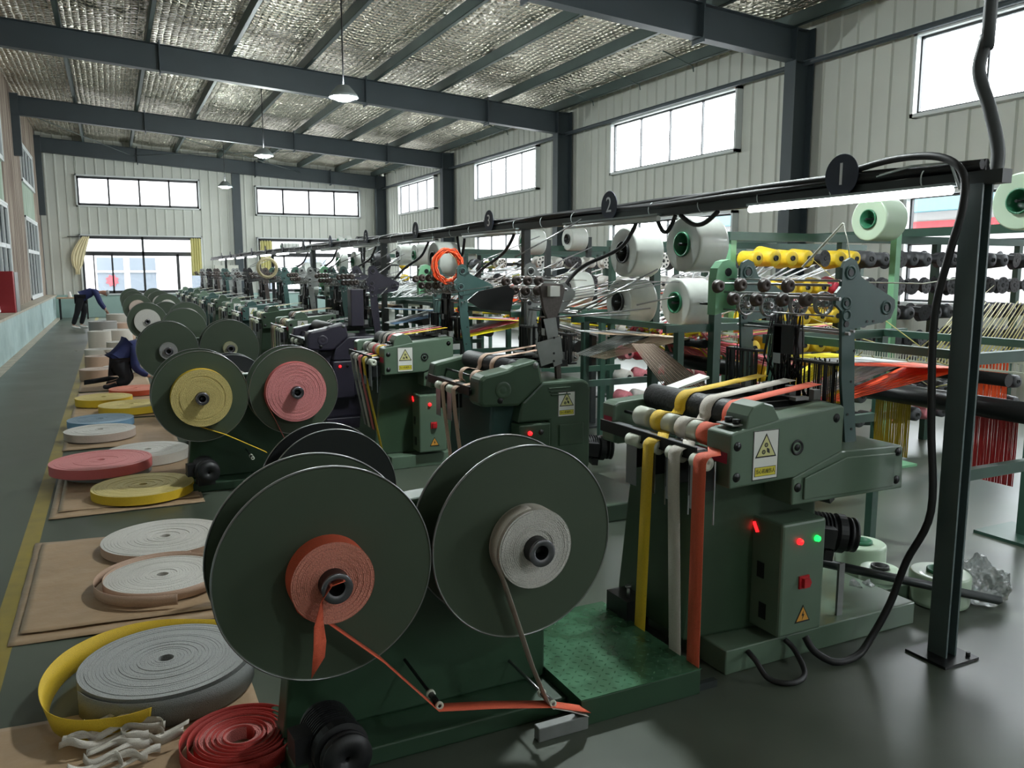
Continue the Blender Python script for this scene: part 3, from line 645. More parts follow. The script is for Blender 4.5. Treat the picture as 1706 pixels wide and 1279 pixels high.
    inst('rotary_switch', 'rs', lambda: (lambda m: (m.box(-0.028, 0.028, -0.008, 0, -0.028, 0.028), m.prism([(-0.016, -0.02), (0.016, -0.02), (0.026, 0.0), (0.016, 0.02), (-0.016, 0.02)], -0.024, -0.008), m)[-1])(MB()), 'switch_red', k, (0.6, 0, 0.37))
    shock_label(k, (0.605, -0.001, 0.22))
    def side():
        m = MB(); m.box(0.4665, 0.47, 0.1, 0.14, 0.37, 0.44); return m
    def side2():
        m = MB(); m.prism([(0.18, 0.605), (0.165, 0.61), (0.14, 0.57), (0.155, 0.565)], 0.466, 0.47, 'x'); return m
    if detail: inst('latch', 'sl', side, 'black_metal', k); inst('latch', 'sl', side, 'black_metal', k, (0, -0.02, -0.18)); inst('display', 'sl2', side2, 'lamp_red', k, label='lit red display')
    harness(t, 0.0, (arm or ('loom_blue_grey' if body == 'loom_green' else body), 'black_metal'), True, detail)
    front_rollers(t, 0.0, (0.04, 0.2, 0.36, 0.5), 4 if detail else 3, None, detail)
    table_slats(t, 0.0)
    if detail:
        motor(t, (0.80, 0.30, 0.50), (0, 0.12, -0.5), 0.26, 0.09); motor(t, (1.12, 0.45, 0.60), (0, -0.4, 0.2), 0.2, 0.07)
        put('let_off_lever', MB().box(0.93, 0.965, 0.1, 0.112, 0.11, 0.36), 'grey_plate', t)
    else:
        inst('motor', 'motfar', lambda: motor_mb(0.24, 0.085), 'motor_black', t, (0.80, 0.30, 0.50))
    # arch guard on the far arm
    def arch():
        pts = [(2.79, 1.47), (2.79, 1.66), (2.80, 1.71), (2.83, 1.745), (2.87, 1.755), (2.905, 1.74), (2.93, 1.705), (2.935, 1.5)]
        m = MB(); m.prism(P(pts), 0.86, 0.92); m.m = 1; m.cyl((0.868, 0.858, 1.69), (0.868, 0.856, 1.69), 0.022, 16); return m
    if detail: inst('arch_guard', 'arc', arch, ['light_green' if lamp[1] == 'lamp_green' and not group else 'frame_green', 'black_metal'], t, bevel=0.003)
    return t
def loom_b(loc, label, body='loom_dark_green', detail=True, purple=False, group=None):
    """older style: rounded nose housing and a tall full-height side box"""
    t = thing('ribbon_loom', label, 'loom', loc, group=group)
    P = lambda pts: [(x-2.0, z) for x, z in pts]
    inst('base', 'baseB', lambda: MB().box(0.15, 1.35, 0.05, 0.85, 0, 0.12), body, t, bevel=0.008)
    inst('pedestal', 'pedB', lambda: MB().hexa([(0.05, 0.12, 0.12), (0.7, 0.1, 0.12), (0.7, 0.8, 0.12), (0.05, 0.8, 0.12), (0.1, 0.12, 0.87), (0.7, 0.1, 0.87), (0.7, 0.8, 0.87), (0.1, 0.8, 0.87)]), 'loom_purple' if purple else 'loom_blue_grey', t, bevel=0.02)
    h = inst('side_housing', 'hsB', lambda: MB().prism(P([(1.96,.90),(1.98,.87),(2.23,.86),(2.4,1.0),(2.375,1.13),(2.34,1.145),(2.2,1.115),(2.16,1.095),(2.0,1.065),(1.965,1.04)]), 0.0, 0.17), body, t, bevel=0.02)
    inst('shaft_end', 'sheB', lambda: MB().lathe([(0.001, -0.004), (0.018, -0.004), (0.03, 0.0), (0.045, -0.008), (0.055, 0.0)], (0, 0, 0), 'y', 24, close=False), body, h, (0.12, -0.001, 0.97))
    for x, z in ((0.345, 1.11), (0.1, 0.905)): inst('screw', 'bolt', bolt_mb, 'bare_steel' if x > .3 else 'black_metal', h, (x, -0.001, z))
    c = inst('lower_cover', 'lcB', lambda: MB().prism(P([(2.23,.75),(2.26,.88),(2.4,1.0),(2.70,1.0),(2.74,.98),(2.755,.94),(2.755,.42),(2.62,.36),(2.45,.36),(2.45,.75)]), 0.01, 0.5), body, t, bevel=0.015)
    inst('cooling_ribs', 'crB', lambda: (lambda m: ([m.box(0.44+0.01*i, 0.6, -0.002, 0.01, 0.955-0.022*i, 0.962-0.022*i) for i in range(3)], m)[-1])(MB()), body, c, bevel=0.002)
    inst('raised_panel', 'rpB', lambda: MB().box(0.52, 0.7, 0.0, 0.01, 0.58, 0.72), body, c, bevel=0.008)
    if not purple: warning_label(c, (0.575, 0.007, 0.85), 0.125, 0.16, detail)
    k = inst('control_cabinet', 'ccB', lambda: MB().box(0.22, 0.44, -0.03, 0.1, 0.35, 0.745), body, t, bevel=0.01)
    inst('indicator_lamp', 'il', lambda: MB(), 'lamp_red', k, (0.29, -0.03, 0.69), label='lit red indicator lamp')
    put('switch', MB().lathe([(0.001, -0.012), (0.01, -0.012), (0.016, -0.004), (0.018, 0), (0.001, 0)], (0, 0, 0), 'y', 16, close=False), 'black_metal', k, (0.37, -0.03, 0.69))
    e = inst('end_housing', 'ehB', lambda: MB().prism(P([(1.96,.88),(2.3,.87),(2.4,1.0),(2.36,1.12),(2.0,1.05)]), 0.85, 0.97), body, t, bevel=0.015)
    harness(t, -0.22, ('loom_purple' if purple else 'grey_plate', 'black_metal'), not detail or purple, detail)
    if detail and not purple:     # cast bracket with the tilted grey plates
        def br():
            m = MB(); m.prism(P([(2.44,1.60),(2.46,1.62),(2.60,1.61),(2.62,1.58),(2.60,1.5),(2.57,1.42),(2.54,1.36),(2.58,1.25),(2.60,1.0),(2.57,.95),(2.545,1.28),(2.50,1.38),(2.47,1.45)]), 0.12, 0.15)
            m.m = 1; m.prism(P([(2.40,1.24),(2.58,1.28),(2.60,1.13),(2.44,1.09)]), 0.10, 0.112); m.prism(P([(2.46,1.39),(2.55,1.40),(2.60,1.1),(2.54,1.08)]), 0.112, 0.12); m.m = 2
            m.box(0.49, 0.56, 0.08, 0.12, 1.535, 1.60); m.m = 1
            t2 = MB(); t2.prism(P([(2.56,1.6),(2.66,1.62),(2.745,1.56),(2.74,1.53),(2.65,1.43),(2.57,1.42)]), 0.2, 0.212); put('tension_plate', t2, 'grey_plate', t)
            t3 = MB(); t3.prism(P([(2.20,1.56),(2.42,1.6),(2.47,1.56),(2.44,1.42),(2.22,1.44),(2.12,1.5)]), 0.55, 0.565); put('tension_plate', t3, 'black_metal', t)
            m.m = 3
            for z in (1.3, 1.2, 1.15): m.cyl((0.53, 0.098, z-.03), (0.53, 0.1, z-.03), 0.008, 8)
            return m
        put('arm_bracket', br(), ['brown_pulley', 'grey_plate', 'label_white', 'black_metal'], t)
    else:
        for x, z in ((0.5, 1.5),): put('valve_block', MB().box(0.46, 0.6, 0.1, 0.25, 1.1, 1.5), 'loom_purple', t, bevel=0.01)
    front_rollers(t, -0.15, (0.35, 0.55), 0, None, detail, 0.12, 0.8)
    table_slats(t, -0.2)
    motor(t, (0.78, 0.30, 0.50), (0, 0.1, -0.3), 0.24, 0.085)
    return t
CACHE[('il', 'lamp_red')] = MB().lathe([(0.001, -0.016), (0.012, -0.014), (0.014, 0), (0.001, 0)], (0, 0, 0), 'y', 16, close=False).mesh('indicator_lamp', 'lamp_red')
LOOMS = []      # (x, y, style, ribbon colours)
ORD = ['nearest', 'second', 'third', 'fourth', 'fifth', 'sixth', 'seventh', 'eighth', 'ninth', 'tenth', 'eleventh', 'twelfth', 'thirteenth', 'fourteenth']
LY = [2.45, 4.45, 6.5, 8.5, 10.6, 12.6, 14.7, 16.7, 18.8, 20.8, 22.9, 24.9, 26.9, 28.9]
for i, y in enumerate(LY):
    x = 2.0 if i in (0, 1) else 1.83
    if i == 0: loom_a((x, y, 0), 'grey green ribbon loom nearest the camera, weaving under round sign 1')
    elif i == 1: loom_b((x, y, 0), 'older dark green ribbon loom with a rounded nose, under round sign 2')
    elif i == 2: loom_a((x, y, 0), 'grey green ribbon loom with red and green lamps, under round sign 3')
    elif i == 3: loom_b((x, y, 0), 'dark purple black ribbon loom, fourth in the row', 'loom_purple', True, True)
    elif i == 4: loom_a((x, y, 0), 'green ribbon loom with white warning label and brown ribbons, fifth in the row')
    else: loom_a((x, y, 0), ORD[i]+' ribbon loom from the camera in the receding row', 'loom_dark_green' if i % 3 == 2 else ('loom_blue_grey' if i % 3 == 0 else 'loom_green'), detail=i < 7, arm=('motor_black', 'grey_plate', 'loom_blue_grey', 'brown_pulley')[i % 4], labels='far' if i in (6, 7) else False, lamp=('lamp_red', 'motor_black') if i in (6, 8) else ('motor_black', 'motor_black'))
    bs_ = (x, y)
# ---- woven ribbons: over the take-up roller, down the front, under the platform
def ribbon(col, x, y, yw, w, X0, end_z, name, label, drift=0.0, top_to=0.86, fall=0.0, cat='ribbon', zig=None, endx=None, up=0.0):
    yt = yw+up
    pts = [(x+top_to-0.04+X0, yt, 1.195), (x+0.41+X0, yt, 1.146)]
    for a in range(0, 100, 16): pts.append((x+0.39+X0+0.066*cos(math.radians(95+a)), yt, 1.08+0.066*sin(math.radians(95+a))))
    q = [(x+0.31+X0, yt, 1.045)]
    for a in range(60, 260, 20): q.append((x+0.235+X0+0.050*cos(math.radians(a)), yt, 1.012+0.050*sin(math.radians(a))))
    q += [(x+0.20+X0, yt-up*.4, 0.985), (x+0.13+X0, yw, 0.972)]
    for a in range(0, 100, 20): q.append((x+0.09+X0+0.034*cos(math.radians(90+a)), yw-0.0, 0.937+0.034*sin(math.radians(90+a))))
    pts += q
    zz = 0.9
    n = 9
    xe = x+0.055+X0 if endx is None else endx
    for k in range(1, n+1):
        s = k/n; z = 0.9+(end_z-0.9)*s
        pts.append((x+0.055+X0+(xe-x-0.055-X0)*s, yw+drift*s, z))
    mb = MB().strip(pts, (0, w, 0), 0.0015); return tag(put('woven_ribbon', mb, 'ribbon_'+col), label, cat, name)
for k, (c, yy, dr) in enumerate((('yellow', 2.845, 0.0), ('white', 2.665, -0.08), ('orange', 2.50, -0.03))):
    ribbon(c, 2.0, 0, yy, 0.079, 0.0, 0.05, None, c+' woven ribbon hanging down the front of the nearest loom', dr, endx=2.03, up=(0.135, 0.135, 0.15)[k])
for k, yy in enumerate((4.93, 4.74)):
    ribbon('tan', 1.9, 0, yy, 0.065, -0.05, 0.12, None, ('left' if k == 0 else 'right')+' one of two tan ribbons hanging from the dark green loom under sign 2', -0.06, endx=1.98)
for k, (c, yy) in enumerate((('grey', 7.12), ('white', 7.0), ('pink', 6.87), ('yellow', 6.74))):
    ribbon(c, 1.83, 0, yy, 0.075, 0.0, 0.15, None, c+' ribbon, one of four hanging from the loom under sign 3', -0.12, endx=2.0)
for k, (c, yy) in enumerate((('brown', 11.2), ('tan', 11.08), ('cream', 10.96))):
    ribbon(c, 1.83, 0, yy, 0.07, 0.0, 0.25, None, c+' ribbon hanging from the fifth loom in the row', -0.03)
for k, (c, yy) in enumerate((('grey', 9.1), ('grey', 8.97))):
    ribbon(c, 1.8, 0, yy, 0.06, 0.0, 0.3, 'grey ribbons on the purple loom', 'grey ribbon hanging from the dark purple loom', -0.03)
for i in range(5, 12):
    for k, c in enumerate((('white', 'grey'), ('cream', 'white'))[i % 2]):
        ribbon(c, 1.83, 0, LY[i]+0.3+0.2*k, 0.06, 0.0, 0.3, None, '%s ribbon hanging from the %s loom of the row' % (c if not (i % 2 == 0 and 0) else c, ORD[i]), 0)
# ================================================================ take-up stands and reels
GAP = 0.2
def tape_roll_mb(R, w, r0=0.035, rings=14, n=64):   # wound ribbon, axis y, front face at -w; side = mat 0, edges = mat 1
    m = MB()
    m.lathe([(R, -w), (R, 0)], (0, 0, 0), 'y', n, True, close=False)
    m.m = 1; pf = [(r0, 0), (r0, -w)]
    rr = random.Random(int(R*1000)+7)
    for i in range(rings):
        a = r0+(R-r0)*i/rings; b = r0+(R-r0)*(i+1)/rings; d = rr.uniform(-0.002, 0.0016)
        pf += [(a, -w+d), (b-0.0012, -w+d), (b-0.0006, -w+0.003)]
    pf += [(R, -w)]
    m.lathe(pf, (0, 0, 0), 'y', n, False, close=False); return m
def reel(loc, R, col, Rt, label, w=0.08, fm='reel_green', group=None, back=True):
    t = thing('take_up_reel', label, 'reel', loc, group=group)
    def fl(): return MB().lathe([(0.03, -0.003), (R-0.004, -0.003), (R, -0.005), (R+0.002, 0.0), (R, 0.003), (0.03, 0.003)], (0, 0, 0), 'y', 96, False)
    inst('front_flange', 'fl%.2f' % R, fl, fm, t)
    if back: inst('back_flange', 'fl%.2f' % R, fl, fm, t, (0, GAP, 0))
    rim = lambda: MB().lathe([(R+0.0035, -0.004), (R+0.0035, 0.004), (R-0.001, 0.0045), (R-0.001, -0.0055)], (0, 0, 0), 'y', 96)
    inst('flange_rim', 'rim%.2f' % R, rim, 'bare_steel', t)
    if back: inst('flange_rim', 'rim%.2f' % R, rim, 'bare_steel', t, (0, GAP, 0))
    if col: inst('wound_ribbon', 'wr%.3f%.2f' % (Rt, w), lambda: tape_roll_mb(Rt, w, 0.047), ['ribbon_'+col, 'edge_'+col], t, (0, -0.004, 0))
    def hub():
        m = MB(); L = w+0.055; m.lathe([(0.046, -L+0.012), (0.046, 0.0), (0.046, 0.3), (0.02, 0.3)], (0, 0, 0), 'y', 36, close=False); m.m = 1
        m.lathe([(0.046, -L+0.012), (0.048, -L+0.004), (0.045, -L), (0.025, -L+0.008)], (0, 0, 0), 'y', 36, close=False); m.m = 0
        m.lathe([(0.025, -L+0.008), (0.025, -L+0.06), (0.001, -L+0.06)], (0, 0, 0), 'y', 24, close=False); return m
    inst('hub', 'hub%.2f' % w, hub, ['black_metal', 'chrome_hub'], t)
    if back: inst('inner_wound_ribbon', 'iw%.2f' % R, lambda: MB().lathe([(R*0.55, 0.02), (R*0.55, 0.13), (0.03, 0.13), (0.03, 0.02)], (0, 0, 0), 'y', 40), 'reel_black', t)
    return t
def stand(loc, label, m='stand_green', detail=True):
    t = thing('take_up_stand', label, 'stand', loc)
    def body():
        b = MB(); b.prism([(0.0, 0.07), (0.05, 0.5), (0.2, 0.86), (0.82, 0.90), (0.93, 0.80), (1.04, 0.4), (1.04, 0.07)], 0.30, 0.42)
        return b
    inst('side_frame', 'stb', body, m, t, bevel=0.01)
    inst('base', 'stbase', lambda: MB().prism([(0.0, 0), (0.0, 0.07), (1.04, 0.07), (1.04, 0)], 0.12, 0.55), m, t, bevel=0.008)
    if detail:
        mo = motor(t, (0.10, 0.13, 0.205), (0, 0, -PI/2+0.1), 0.2, 0.088)
        def rod():
            b = MB(); b.tube([(0, 0.3, 0), (0, -0.06, 0)], 0.006, 8); b.m = 1; b.lathe([(0.006, -0.06), (0.014, -0.06), (0.014, -0.052), (0.006, -0.052)], (0, 0, 0), 'y', 16); b.lathe([(0.006, 0.02), (0.016, 0.02), (0.016, 0.032), (0.006, 0.032)], (0, 0, 0), 'y', 16); b.m = 0; b.lathe([(0.006, -0.05), (0.011, -0.05), (0.011, 0.02), (0.006, 0.02)], (0, 0, 0), 'y', 16); return b
        inst('guide_roller', 'grod', rod, ['black_metal', 'white_roller'], t, (0.45, 0, 0.27)); inst('guide_roller', 'grod', rod, ['bare_steel', 'white_roller'], t, (0.88, 0, 0.17))
        put('floor_channel', (lambda b: (b.box(0.85, 1.06, -0.01, 0.03, 0.0, 0.055), b)[-1])(MB()), 'grey_plate', t, bevel=0.004)
    return t
ST = [(2.42, 'nearest'), (6.4, 'second'), (10.3, 'third'), (16.4, 'fourth'), (22.4, 'fifth'), (26.0, 'sixth'), (29.6, 'farthest')]
REELS = [(('orange', .128), ('white', .138)), (('yellow', .215), ('pink', .232)), (('grey', .10), ('cream', .082)), (('white', .225), ('white', .23)), (('tan', .2), ('white', .2)), (('tan', .2), ('white', .2)), (('white', .15), ('white', .2))]
RL = {'orange': 'small orange', 'white': 'white', 'yellow': 'large pale yellow', 'pink': 'large pink', 'grey': 'small grey', 'cream': 'small cream', 'tan': 'tan'}
for k, (y, w) in enumerate(ST):
    stand((0.44, y, 0), w+' green take-up stand that carries two large reels', detail=k < 3)
    for j, (c, r) in enumerate(REELS[k]):
        rl = reel((0.545 if j == 0 else 1.235, y, 0.765), 0.34, c, r, '%s reel on the %s stand, green disc with a %s ribbon roll' % (('left', 'right')[j], w, RL[c]))
        if k == 0 and j == 1: pass
for k, (x, y, z) in enumerate(((0.97, 4.1, 0.545), (0.98, 8.1, 0.56), (1.0, 14.0, 0.75), (1.0, 18.6, 0.7))):
    w = ('nearest', 'second', 'third', 'farthest')[k]
    reel((x, y, z), 0.34, ('white' if k == 1 else None), 0.2, w+' of the dark single reels between the green double reels', fm='reel_black' if k < 2 else 'reel_green', w=0.05)
    t = thing('reel_stand', w+' low dark stand under a single reel', 'stand', (x, y, 0))
    inst('upright', 'rsu%.2f' % z, lambda: MB().prism([(-0.2, 0.06), (-0.06, z+0.06), (0.3, z+0.06), (0.4, 0.06)], 0.26, 0.32), 'reel_black' if k < 2 else 'stand_green', t, bevel=0.006)
    inst('base', 'rsb', lambda: MB().box(-0.4, 0.55, 0.15, 0.5, 0, 0.06), 'reel_black' if k < 2 else 'stand_green', t, bevel=0.006)
# ribbon tails between loom and reels
def tail(pts, w, col, label, name='ribbon_tail', wv=None, group=None):
    return tag(put(name, MB().strip(pts, wv or (0, w, 0), 0.0015), 'ribbon_'+col), label, 'ribbon', group)
def arcp(cx, cz, r, a0, a1, n, y): return [(cx+r*cos(math.radians(a0+(a1-a0)*i/n)), y, cz+r*sin(math.radians(a0+(a1-a0)*i/n))) for i in range(n+1)]
yr = 2.375
p = arcp(0.545, 0.765, 0.131, 215, 262, 4, yr)
tail(p+[(0.70, yr, 0.47), (0.88, yr, 0.262)]+arcp(0.89, 0.27, 0.013, 230, 275, 3, yr)+[(1.1, yr, 0.215), (1.32, yr, 0.162), (1.46, yr+0.02, 0.10), (1.52, yr+0.08, 0.05)], 0.055, 'orange', 'orange ribbon running from the floor roller up to the nearest left reel')
p = arcp(1.235, 0.765, 0.141, 95, 195, 10, yr)
tail(p+[(1.13, yr, 0.66), (1.24, yr, 0.33), (1.30, yr, 0.182)]+arcp(1.32, 0.17, 0.013, 200, 280, 4, yr)+[(1.40, yr+0.01, 0.12), (1.5, yr+0.06, 0.05)], 0.055, 'white', 'off-white ribbon dropping from the nearest right reel to the floor roller')
tail([ony(x_, y_, 2.30) for x_, y_ in ((572, 962), (549, 972), (536, 1000), (531, 1040), (533, 1075), (530, 1112))], 0.05, 'orange', 'loose cut end of orange ribbon hanging in front of the nearest left reel', wv=[(-0.004, 0.035, 0.012), (-0.004, 0.045, 0.0), (0.015, 0.04, 0), (0.034, 0.03, 0.0), (0.044, 0.025, 0.01), (0.046, 0.02, 0.05)], name='ribbon_end')
yr = 6.37
tail(arcp(0.545, 0.765, 0.219, 235, 262, 3, yr)+[(0.70, yr, 0.47), (0.95, yr, 0.33), (1.0, yr, 0.3)], 0.05, 'yellow', 'yellow ribbon running down from the second left reel')
tail(arcp(1.235, 0.765, 0.236, 180, 205, 3, yr)+[(1.07, yr, 0.56), (1.2, yr, 0.25)], 0.05, 'pink', 'pink ribbon dropping from the second right reel')
# raised step plate between the stand and the nearest loom
t = thing('step_platform', 'green diamond plate step platform in front of the nearest loom', 'platform', (1.48, 2.43, 0))
b = MB(); b.box(0, 0.56, 0, 0.74, 0.0, 0.106); put('box', b, 'stand_green', t, bevel=0.004)
b = MB(); b.box(-0.002, 0.562, -0.002, 0.742, 0.106, 0.110)
for i in range(16):
    for j in range(21):
        x = 0.02+i*0.035; y = 0.02+j*0.035; a = PI/4 if (i+j) % 2 else -PI/4
        if x > 0.54 or y > 0.72: continue
        d = Vector((cos(a), sin(a), 0))*0.011; n_ = Vector((-sin(a), cos(a), 0))*0.0032; c = Vector((x, y, 0.110)); h = Vector((0, 0, 0.0024))
        b.add([c-d, c-n_, c+d, c+n_, c-d*.5+h, c+d*.5+h], [(0, 1, 4), (1, 2, 5, 4), (2, 3, 5), (3, 0, 4, 5)])
put('tread_plate', b, 'diamond_plate', t)
b = MB(); b.box(1.38, 2.14, 2.445, 2.47, 0, 0.03); tag(put('floor_rail', b, 'rail_dark'), 'flat brown rail on the floor between the step and the nearest loom', 'rail')
# ================================================================ overhead rail with signs, lamps and cables
BX = 3.22
t = thing('overhead_rail', 'long dark rail wrapped in black cables running above the looms', 'rail', (BX, 2.2, 0))
put('rail_tube', MB().box(-0.03, 0.03, -0.1, 28.6, 2.045, 2.10), 'rail_dark', t)
random.seed(11)
cb = MB()
for k in range(5):
    pts = []; ph = random.random()*6
    for j in range(170):
        y = j*0.168
        pts.append((-0.02+0.02*sin(ph+y*1.3)+0.010*k, y, 2.108+0.02*abs(sin(ph*2+y*0.9))+0.014*(k % 2)+0.03*noise.noise(Vector((y*0.7, k*3, 0)))))
    cb.tube(pts, 0.018, 6)
put('cable_bundle', cb, 'cable_black', t)
for j in range(34):
    inst('cable_tie', 'ctie', lambda: MB().lathe([(0.052, -0.003), (0.052, 0.003), (0.05, 0.003), (0.05, -0.003)], (0, 0, 0), 'y', 20), 'cable_white', t, (0, 0.25+j*0.5, 2.09))
def hpost(h, w=0.1, d=0.13, tf=0.01):
    m = MB(); m.box(-w/2, -w/2+tf, -d/2, d/2, 0, h); m.box(w/2-tf, w/2, -d/2, d/2, 0, h); m.box(-w/2+tf, w/2-tf, -tf/2, tf/2, 0, h); return m
for k, y in enumerate((2.22, 6.3, 10.4, 14.5, 18.6, 22.7, 26.8)):
    o = inst('rail_post', 'rp%d' % (k == 0), (lambda: hpost(2.05, 0.07, 0.09)) if k == 0 else (lambda: MB().box(-0.03, 0.03, -0.03, 0.03, 0, 2.05)), 'post_paint' if k == 0 else 'rail_dark', t, (0, y-2.2, 0))
    inst('foot_plate', 'fpl', lambda: (lambda m: (m.box(-0.11, 0.11, -0.1, 0.1, 0, 0.012), m.cyl((0.08, -0.07, 0), (0.08, -0.07, 0.03), 0.01, 8), m)[-1])(MB()), 'black_metal', o)
def sagloop(y0, y1, dz, x=0.0): return [(x, y0+(y1-y0)*i/10, 2.04-dz*sin(PI*i/10)) for i in range(11)]
for y0, y1, dz in ((1.6, 1.95, .07), (2.0, 2.2, .1), (5.4, 5.6, .2), (9.0, 9.2, .3)): put('cable_loop', MB().tube(sagloop(y0, y1, dz, -0.02), 0.014, 6), 'cable_black', t)
NAMES = ['1', '2', '3', '4', '5', '6', '7', '8', '9', '10', '11', '12', '13']
for i in range(13):
    y = 2.88+2.036*i
    s = thing('number_sign', 'round dark blue sign with the number %s above the %s loom' % (NAMES[i], ORD[i]), 'sign', (BX-0.055, y, 2.15))
    inst('disc', 'sdisc', lambda: MB().lathe([(0.001, 0), (0.098, 0), (0.1, 0.003), (0.098, 0.006), (0.001, 0.006)], (0, 0, 0), 'x', 40, False, close=False), 'sign_blue', s)
    if i < 9:
        me = text_mesh(NAMES[i], 0.15, 0.0008); me.materials.clear(); me.materials.append(M['sign_figure'])
        link('numeral', me, s, (-0.0015, 0, 0), (PI/2, 0, -PI/2))
    inst('bracket', 'sbr', lambda: MB().box(0.006, 0.03, -0.01, 0.01, -0.12, 0.02), 'black_metal', s)
for i in range(13):
    y0 = 2.30+2.036*i; lit = i == 0 or i >= 7
    s = thing('tube_lamp', ('%s fluorescent tube under the rail above the %s loom' % ('lit white' if lit else 'unlit grey', ORD[i])), 'lamp', (BX-0.05, y0, 2.03))
    inst('tube', 'tl', lambda: MB().cyl((0, 0, 0), (0, 1.2, 0), 0.017, 16), 'tube_light' if lit else 'tube_off', s)
    inst('housing', 'tlh', lambda: MB().box(-0.02, 0.03, -0.01, 1.21, 0.018, 0.03), 'lamp_shade', s)
# corrugated hose dropping from the roof and the cable down the near post
hp = [(3.3, 2.28, 5.9), (3.3, 2.28, 2.9), (3.3, 2.29, 2.66), (3.3, 2.31, 2.52), (3.3, 2.25, 2.36), (3.3, 2.2, 2.19), (3.28, 2.19, 2.07)]
tag(put('hose', MB().tube(smooth(hp), 0.026, 12), 'hose_grey'), 'thick dark hose dropping from the roof to the end of the overhead rail', 'hose')
cp = [(3.2, 2.9, 2.16), (3.17, 2.6, 2.19), (3.14, 2.35, 2.17), (3.12, 2.22, 2.09), (3.12, 2.21, 1.95), (3.12, 2.25, 1.78), (3.12, 2.30, 1.5), (3.12, 2.28, 1.06), (3.12, 2.25, 0.67), (3.09, 2.33, 0.42), (3.04, 2.36, 0.22), (2.95, 2.38, 0.06), (2.85, 2.36, 0.016), (2.72, 2.36, 0.016), (2.66, 2.42, 0.05), (2.65, 2.47, 0.10)]
tag(put('cable', MB().tube(smooth(cp), 0.016, 8), 'cable_black'), 'black cable looping down the near post to the floor by the nearest loom', 'cable')
tag(put('cable', MB().tube([(3.19, 2.75, 2.12), (3.17, 2.5, 2.15), (3.15, 2.3, 2.14), (3.15, 2.25, 2.03)], 0.006, 6), 'cable_white'), 'thin white cable along the top of the lit tube lamp', 'cable')
tag(put('cable', MB().tube(smooth([(2.55, 2.49, 0.10), (2.56, 2.44, 0.07), (2.52, 2.34, 0.02), (2.42, 2.31, 0.014), (2.35, 2.37, 0.02), (2.34, 2.44, 0.07), (2.34, 2.49, 0.09)]), 0.012, 8), 'cable_black'), 'black cable loop lying before the base of the nearest loom', 'cable')
# ================================================================ yarn bobbins
def bobbin_mesh(D, L, core='core_green'):
    R = D/2; m = MB()
    m.lathe([(R*0.42, 0.004), (R*0.5, 0.002), (R*0.92, 0.0), (R*0.94, 0.0), (R*0.985, 0.006), (R*0.99, 0.009), (R, 0.018), (R, 0.022), (R, L-0.022), (R, L-0.018), (R*0.96, L-0.002), (R*0.94, L), (R*0.42, L)], (0, 0, 0), 'x', 56, close=False); return m
def core_mesh(D, L):
    R = D/2*0.42; m = MB(); m.lathe([(R+0.004, -0.014), (R+0.004, 0.0), (R, 0.0), (R, L+0.01), (R-0.006, L+0.01), (R-0.006, -0.014)], (0, 0, 0), 'x', 32); return m
def bobbin(loc, D, L, label, group=None, rot=(0, 0, 0), ym='yarn_white', cm='core_green'):
    t = thing('yarn_bobbin', label, 'bobbin', loc, rot, group)
    inst('wound_yarn', 'by%.2f%.2f' % (D, L), lambda: bobbin_mesh(D, L), ym, t); inst('core', 'bc%.2f%.2f' % (D, L), lambda: core_mesh(D, L), cm, t); return t
def bob_px(x, y, h, D, L, label, cm='core_green', ym='yarn_white', post=True):
    d = FPX*D/h; p = EYEV + ray(x, y)*d; bobbin(p, D, L, label, cm=cm, ym=ym); return p
RK = {}
def rack(name, label, plist, L=0.2, m='frame_green', zt=None, extra=None):
    """upright with one peg through each bobbin"""
    px = plist[0][0]+L+0.09; py = plist[0][1]; top = zt or max(p[2] for p in plist)+0.03
    t = thing('bobbin_stand', label, 'stand', (px, py, 0))
    put('upright', MB().box(-0.03, 0.03, -0.03, 0.03, 0, top), m, t); put('foot', MB().box(-0.2, 0.2, -0.2, 0.2, 0, 0.02), m, t)
    for p in plist: put('peg', MB().tube([(p[0]-px-0.03, p[1]-py, p[2]), (p[0]-px+L*0.5, p[1]-py, p[2]), (0, 0, p[2]-0.0)], 0.009, 8), 'black_metal', t)
    return t
B1 = bob_px(1137, 407, 92, .36, .24, 'large white yarn bobbin hanging highest between signs 1 and 2')
B2 = bob_px(1125, 504, 80, .34, .24, 'white yarn bobbin hanging just below the large high bobbin between signs 1 and 2')
rack('a', 'dark green stand carrying two white bobbins between signs 1 and 2', [B1, (B2[0]+0, B2[1], B2[2])])
B3 = bob_px(1038, 420, 82, .36, .24, 'white yarn bobbin with dark core right below round sign 2', 'core_black')
B4 = bob_px(1030, 503, 76, .34, .24, 'white yarn bobbin behind the dark green post under sign 2', 'core_black')
rack('b', 'dark green stand carrying the two bobbins below sign 2', [B3, B4])
B5 = bob_px(1447, 365, 72, .36, .26, 'pale greenish yarn bobbin behind the lit tube lamp', ym='yarn_pale_green'); rack('c', 'pale green pole carrying the bobbin behind the lit tube lamp', [B5], 0.26, 'light_green', 2.15)
B6 = bob_px(1698, 335, 96, .34, .24, 'pale greenish yarn bobbin cut off by the right edge of the photo', ym='yarn_pale_green'); rack('d', 'post at the right photo edge carrying a bobbin', [B6], .24)
